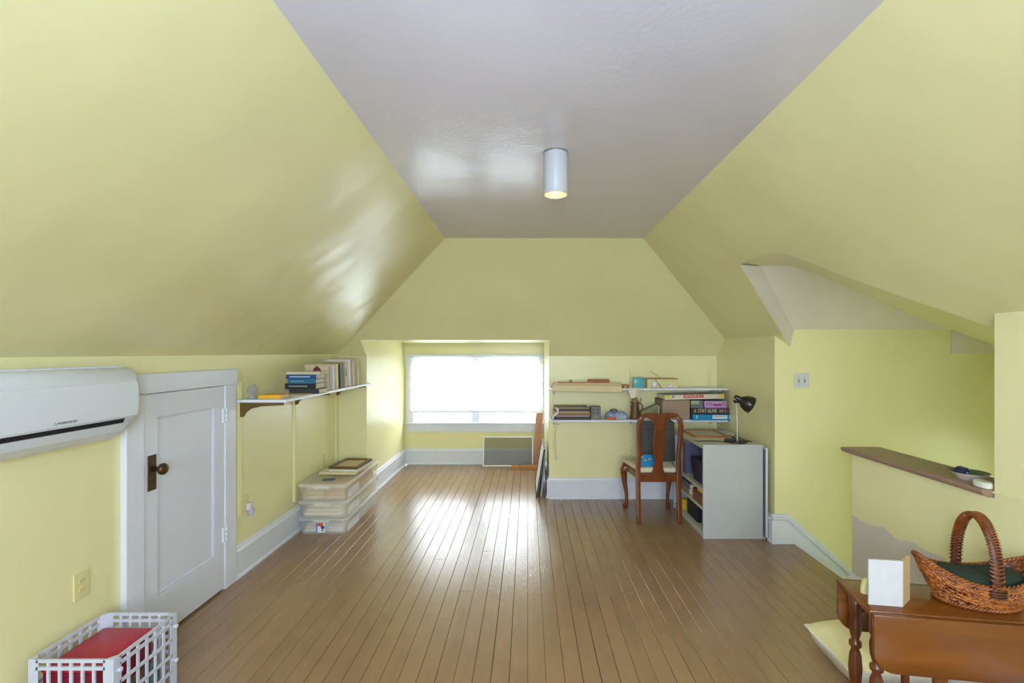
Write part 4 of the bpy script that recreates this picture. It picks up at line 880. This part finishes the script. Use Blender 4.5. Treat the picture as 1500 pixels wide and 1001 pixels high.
MB().tube([(0.06, 0.05, 0.012), (0.03, 0.20, 0.02), (0.05, 0.12, 0.004), (0.10, 0.02, 0.004), (0.125, -0.02, 0.004), (0.115, 0.06, 0.004), (0.12, 0.30, 0.004)], 0.0035, 6).build('cord', C_(26, 26, 28), dlm)

# ------------------------------------------------------------------ chair
ch = thing('dining_chair', 'cherry wood dining chair with a vase splat and cream seat', 'chair', (1.147, 4.40, 0), 0.0)
def tilt(z): return -0.20 - max(0, z-0.45)*0.13
for sg in (-1, 1):
    zsq = [(0, -0.235), (0.15, -0.22), (0.30, -0.205), (0.45, -0.20), (0.60, tilt(0.6)), (0.75, tilt(0.75)), (0.86, tilt(0.86)), (0.905, tilt(0.905)), (0.94, tilt(0.94))]
    xo = [0.178, 0.178, 0.178, 0.180, 0.172, 0.184, 0.184, 0.174, 0.150]
    MB().tube([(sg*x, y, z) for x, (z, y) in zip(xo, zsq)], [0.024, 0.026, 0.027, 0.028, 0.024, 0.024, 0.025, 0.026, 0.024], 4, up=(1, 0, 0)).build('back_post', 'cherry', ch, bevel=0.005, seg=2)
    pts = [(sg*0.20, 0.19, 0.42), (sg*0.222, 0.212, 0.36), (sg*0.215, 0.208, 0.26), (sg*0.198, 0.195, 0.14), (sg*0.196, 0.196, 0.06), (sg*0.206, 0.21, 0.025), (sg*0.21, 0.214, 0.004)]
    MB().tube(pts, [0.034, 0.033, 0.025, 0.017, 0.015, 0.026, 0.022], 10).build('front_leg', 'cherry', ch)
top = [(0.16, 0.918), (0.12, 0.935), (0.085, 0.925), (0.062, 0.90), (0.055, 0.87)]
outl = [(0.178, 0.915), (0.168, 0.945), (0.14, 0.966), (0.10, 0.974), (0.05, 0.972), (0.0, 0.966)]
poly = top + [(-x, z) for x, z in top[::-1]] + [(-x, z) for x, z in outl[:-1]] + [outl[-1]] + outl[:-1][::-1]
mb = MB().prism(poly, 1, -0.011, 0.013); mb.v = [(x, y+tilt(z), z) for x, y, z in mb.v]; mb.build('crest_rail', 'cherry', ch, bevel=0.003)
sp_ = [(0.062, 0.425), (0.046, 0.468), (0.037, 0.515), (0.038, 0.56), (0.044, 0.62), (0.052, 0.69), (0.050, 0.74), (0.045, 0.79), (0.046, 0.84), (0.053, 0.885)]
poly = sp_+[(-x, z) for x, z in sp_[::-1]]
mb = MB().prism(poly, 1, -0.007, 0.007); mb.v = [(x, y+tilt(z)+0.002, z) for x, y, z in mb.v]; mb.build('splat', 'cherry', ch, bevel=0.002)
bx(-0.165, 0.165, -0.218, -0.19, 0.362, 0.428).build('back_rail', 'cherry', ch, bevel=0.003)
MB().prism([(-0.215, 0.20), (0.215, 0.20), (0.18, -0.20), (-0.18, -0.20)], 2, 0.375, 0.432).build('seat_frame', 'cherry', ch, bevel=0.008, seg=2)
MB().prism([(-0.232, 0.225), (0.232, 0.225), (0.165, -0.185), (-0.165, -0.185)], 2, 0.432, 0.476).build('seat', 'cream_fabric', ch, bevel=0.018, seg=4)
bg = thing('laptop_bag', 'dark grey laptop bag standing on the chair seat', 'bag', (1.218, 4.49, 0.476), rot=(-0.05, 0, 0))
MB().prism([(-0.155, 0), (0.165, 0), (0.16, 0.37), (-0.16, 0.375)], 1, -0.03, 0.03).build('bag_body', mat('charcoal_nylon', (66, 66, 66), 0.7, c2=(88, 86, 74), vscale=6), bg, bevel=0.014, seg=3)
MB().tube([(0.02, 0, 0.372), (0.05, 0.0, 0.392), (0.11, 0, 0.388), (0.155, 0, 0.36)], 0.007, 6).build('strap', C_(30, 30, 32), bg)
bx(-0.13, 0.13, -0.033, -0.030, 0.30, 0.306).build('zip', C_(40, 40, 42), bg)
pp = thing('blue_pouch', 'bright blue pouch with a printed badge on the chair seat', 'pouch', (1.070, 4.275, 0.476), rot=(-0.15, 0, 0.1))
MB().prism([(-0.06, 0), (0.058, 0), (0.06, 0.08), (0.045, 0.105), (-0.03, 0.108), (-0.058, 0.085)], 1, -0.014, 0.014).build('pouch_body', C_(24, 132, 196, 0.6), pp, bevel=0.008, seg=2)
for (x, z, c) in ((-0.02, 0.055, (190, 190, 120)), (0.0, 0.062, (120, 110, 90)), (0.02, 0.066, (180, 190, 180)), (-0.045, 0.085, (200, 170, 80))):
    bx(x-0.010, x+0.010, -0.0155, -0.014, z-0.007, z+0.007).build('badge_print', C_(*c), pp)

# ------------------------------------------------------------------ drop-leaf table by the half wall
TA = math.radians(-9); TH = 0.58
tb = thing('drop_leaf_table', 'honey maple drop leaf table with turned legs beside the half wall', 'table', (1.216, 1.699, 0), TA)
TL, TW = 0.57, 0.238
bx(0, TL, 0, TW, TH-0.02, TH).build('table_top', 'maple', tb, bevel=0.004, seg=2)
def leaf_(y0, y1):
    r = 0.07; h = 0.207; pts = [(0.004, TH-0.004), (0.004, TH-h+r)]
    for k in range(1, 7): a = math.radians(180+15*k); pts.append((0.004+r+r*math.cos(a), TH-h+r+r*math.sin(a)))
    for k in range(0, 7): a = math.radians(270+15*k); pts.append((TL-0.004-r+r*math.cos(a), TH-h+r+r*math.sin(a)))
    pts += [(TL-0.004, TH-0.004)]
    return MB().prism(pts, 1, y0, y1)
leaf_(-0.021, -0.002).build('drop_leaf', 'maple', tb, bevel=0.004, seg=2)
leaf_(TW+0.002, TW+0.021).build('drop_leaf', 'maple', tb, bevel=0.004, seg=2)
bx(0.05, TL-0.05, 0.03, 0.05, TH-0.10, TH-0.02).build('apron', 'maple_leg', tb); bx(0.05, TL-0.05, TW-0.05, TW-0.03, TH-0.10, TH-0.02).build('apron', 'maple_leg', tb)
lp = [(0.012, 0), (0.016, 0.02), (0.013, 0.05), (0.019, 0.08), (0.020, 0.13), (0.013, 0.15), (0.020, 0.165), (0.012, 0.18), (0.018, 0.21), (0.021, 0.26), (0.018, 0.31), (0.011, 0.335), (0.019, 0.345), (0.019, 0.36), (0.011, 0.37), (0.018, 0.40), (0.020, 0.44), (0.015, 0.465), (0.020, 0.475), (0.020, TH-0.02)]
lg = MB().lathe([(r*1.15, z) for r, z in lp], 14).build('leg', 'maple_leg', tb, loc=(0.045, 0.045, 0))
for (x, y) in ((0.045, TW-0.045), (TL-0.045, 0.045), (TL-0.045, TW-0.045)): part_copy(lg, tb, (x, y, 0))
bx(0.15, 0.172, 0.075, 0.095, 0.02, TH-0.02).build('gate_leg', 'maple_leg', tb, bevel=0.003)
MB().prism([(0.255, TH-0.02), (0.315, TH-0.02), (0.300, 0.06), (0.270, 0.06)], 1, 0.09, 0.112).build('gate_bracket', 'maple', tb, bevel=0.003)
for yy in (0.045, TW-0.045): bx(0.05, TL-0.05, yy-0.009, yy+0.009, 0.09, 0.115).build('stretcher', 'maple_leg', tb, bevel=0.003)
# folded card
fc = thing('folded_card', 'white folded card standing open on the maple table', 'card', (0, 0, TH))
p0 = Vector((1.242, 1.74)); p1 = Vector((1.352, 1.722)); p2 = p1+Vector((0.068, 0.052))
def wall_panel(a, b, t, h, name, m):
    d = (b-a).normalized(); nrm = Vector((-d.y, d.x))*t
    MB().prism([tuple(a), tuple(b), tuple(b+nrm), tuple(a+nrm)], 2, 0, h).build(name, m, fc, bevel=0.001)
wall_panel(p0, p1, 0.010, 0.165, 'front_panel', C_(196, 198, 204, 0.4)); wall_panel(p1+Vector((0.002, 0.001)), p2, 0.010, 0.165, 'side_panel', C_(196, 168, 136, 0.6))
o = lump(0.055, 0.06, 0.05, 5).build('cream_cloth', C_(232, 222, 168, 0.9), loc=(1.305, 1.83, TH)); tag(o, 'small cream cloth bundle behind the folded card', 'cloth')
# basket
bk = thing('wicker_basket', 'honey wicker basket with a tall braided handle on the table', 'basket', (1.655, 1.765, TH), TA+0.02)
BA, BB, RA, RB_ = 0.125, 0.078, 0.200, 0.098
def rimz(a): return 0.088+0.072*abs(math.cos(a))**2.2
def bpt(a, t, off=0.0):
    s_ = t**0.85; A = BA+(RA-BA)*s_+off; B = BB+(RB_-BB)*math.sin(min(1, t*1.15)*PI/2)+off
    return (A*math.cos(a), B*math.sin(a), 0.012+t*(rimz(a)-0.012))
NS = 34; wr = random.Random(11)
for half, mname in ((0, 'wicker'), (1, 'wicker_light')):
    wv = MB()
    for j in range(66):
        a0 = 2*PI*wr.random(); t0 = (j+wr.random())/66*1.1-0.05; span = wr.uniform(1.2, 2.2); sl = wr.choice((-1, -1, -1, 1))*wr.uniform(0.08, 0.24); pts = []
        for k in range(36):
            f = k/35-0.5; a = a0+span*f; t = min(0.99, max(0.02, t0+sl*f*2))
            pts.append(bpt(a, t, 0.0032*math.sin(a*NS+j*2.1)+0.0015*half))
        wv.tube(pts, wr.uniform(0.0030, 0.0042), 5)
    o = wv.build('woven_side', mname, bk, fix=False); o['kind'] = 'stuff'
skk = MB()
for k in range(NS*2):
    a = 2*PI*k/(NS*2); skk.tube([bpt(a+0.22*t, t, 0.002) for t in (0, 0.25, 0.5, 0.75, 1.0)], 0.0032, 5)
o = skk.build('stakes', 'wicker', bk, fix=False); o['kind'] = 'stuff'
wi = MB(); N2 = 48   # inner lining surface so that no light shows between strands
wi.grid(lambda u, v: bpt(2*PI*u, v, -0.003), N2, 8); wi.build('inner_weave', 'wicker_dark', bk, fix=False)
MB().poly([(BA*math.cos(2*PI*k/40)*0.99, BB*math.sin(2*PI*k/40)*0.99, 0.006) for k in range(40)]).build('bottom', 'wicker_dark', bk, fix=False)
def braid(t, r, amp, turns, up=0.0, n=260, ph=0.0, off=0.0):
    pts = []
    for k in range(n):
        a = 2*PI*k/n; x, y, z = bpt(a, t, off+amp*math.cos(turns*a+ph)); pts.append((x, y, z+up+amp*math.sin(turns*a+ph)))
    return pts
rm = MB()
for ph in (0, 2*PI/3, 4*PI/3): rm.tube(braid(1.0, 0.005, 0.005, 26, 0.004, ph=ph), 0.0045, 5, closed=True)
rm.build('rim_braid', 'wicker', bk, fix=False)
bm_ = MB()
for ph in (0, 2*PI/3, 4*PI/3): bm_.tube(braid(0.0, 0.005, 0.005, 22, -0.002, ph=ph, off=0.006), 0.005, 5, closed=True)
bm_.build('base_braid', 'wicker', bk, fix=False)
# handle: a flat strap wound with dark cane, arching from side to side
def harch(u):
    a = PI*u; return Vector((0.0, -0.098*math.cos(a)*(1.0 if True else 1), 0.075+0.245*math.sin(a)**0.75))
hs = MB(); hs.tube([harch(i/40) for i in range(41)], 0.010, 6, up=(1, 0, 0), flat=(1.9, 0.55)); hs.build('handle', 'wicker_dark', bk)
hw_ = MB()
for i in range(1, 62):
    u = i/62; c = harch(u); tgt = (harch(min(1, u+0.01))-harch(max(0, u-0.01))).normalized(); xx = Vector((1, 0, 0)); nn = tgt.cross(xx)
    for sgn in (-1, 1):
        hw_.tube([c+xx*(sgn*0.0098+0.0105*math.cos(2*PI*k/9))+nn*(0.0078*math.sin(2*PI*k/9))+tgt*(0.003*math.cos(2*PI*k/9)*sgn) for k in range(9)], 0.0024, 4, closed=True)
o = hw_.build('handle_wrap', 'wicker', bk, fix=False); o['kind'] = 'stuff'
ww = MB()
for sg in (-1, 1):
    for k in range(4): ww.tube([(0.024*math.cos(2*PI*j/12)*1.1, sg*0.098+0.013*math.sin(2*PI*j/12), 0.062+0.009*k) for j in range(12)], 0.004, 5, closed=True)
ww.build('handle_binding', 'wicker_dark', bk, fix=False)
gc = thing('green_cushion', 'dark green cushion filling the wicker basket', 'cushion', (1.655, 1.765, TH+0.012), TA+0.02)
def cush(u, v):
    a = 2*PI*u; t = v*PI/2; c = math.cos(t)**0.35
    return (0.152*math.cos(a)*c, 0.080*math.sin(a)*c, 0.055+0.045*math.sin(t)+0.022*abs(math.cos(a))*c)
MB().grid(cush, 40, 10).build('cushion_top', 'green', gc); MB().lathe([(0.9, 0), (1.0, 0.05)], 32, T=Matrix.Diagonal((0.115, 0.068, 1, 1))).build('cushion_base', 'green', gc)
# floor pillow under the table
def pil(u, v, up):
    x, y = (u-0.5)*2, (v-0.5)*2
    e = max(0, (1-abs(x)**3)*(1-abs(y)**3))
    return (0.222*x*(1-0.06*(1-y*y)*abs(x)), 0.185*y*(1-0.06*(1-x*x)*abs(y)), 0.068+0.010*math.sin(3*x+2.2*y+1)+((0.075*e**0.55+0.005*math.sin(7*x+3*y)*e) if up else -(0.066+0.010*math.sin(3*x+2.2*y+1))*min(1, e*5)**0.5))
pl = thing('floor_pillow', 'lemon yellow pillow with white sides on the floor under the table', 'pillow', (1.662, 2.305, 0.001), math.radians(-3))
MB().grid(lambda u, v: pil(u, v, True), 30, 30).build('pillow_top', 'pillow', pl, fix=False)
MB().grid(lambda u, v: pil(u, v, False), 30, 30).build('pillow_underside', 'ticking', pl, fix=False)
ed = [pil(k/26, 0, True) for k in range(27)]+[pil(1, k/26, True) for k in range(1, 27)]+[pil(1-k/26, 1, True) for k in range(1, 27)]+[pil(0, 1-k/26, True) for k in range(1, 26)]
MB().tube(ed, 0.005, 6, closed=True).build('piping', 'ticking', pl)

# ------------------------------------------------------------------ things on the half wall cap
CZ = 0.938
bw = thing('enamel_bowl', 'wide white bowl with a green inside on the half wall cap', 'bowl', (1.950, 2.112, CZ)); BS = Matrix.Diagonal((0.76, 0.76, 0.9, 1))
MB().lathe([(0.045, 0), (0.05, 0.004), (0.066, 0.020), (0.090, 0.034), (0.094, 0.037)], 36, cap=False, T=BS).build('bowl_outside', C_(216, 208, 198, 0.3), bw)
MB().lathe([(0.094, 0.037), (0.088, 0.036), (0.062, 0.022), (0.045, 0.008), (0.001, 0.006)], 36, cap=False, T=BS).build('bowl_inside', C_(74, 96, 70, 0.3), bw)
pw = thing('blue_glass_piece', 'shiny dark blue angular piece lying in the bowl', 'ornament', (1.918, 2.120, CZ+0.020), rot=(0.2, 0.35, 0.5))
MB().prism([(-0.028, 0), (0.026, 0), (0.016, 0.040), (-0.014, 0.026)], 1, -0.02, 0.02).build('glass_block', C_(34, 36, 66, 0.12), pw, bevel=0.004, seg=2)
bx(-0.008, 0.010, -0.022, -0.020, 0.010, 0.020).build('glass_chip', C_(150, 156, 180, 0.1), pw)
o = MB().prism([(0.045*math.cos(2*PI*k/18), 0.026*math.sin(2*PI*k/18)) for k in range(18)], 2, 0, 0.026).build('soap_dish', C_(212, 212, 200, 0.5), loc=(1.895, 1.992, CZ), rot=(0, 0, 1.35), bevel=0.006, seg=3); tag(o, 'small pale oval dish beside the bowl on the half wall cap', 'dish')
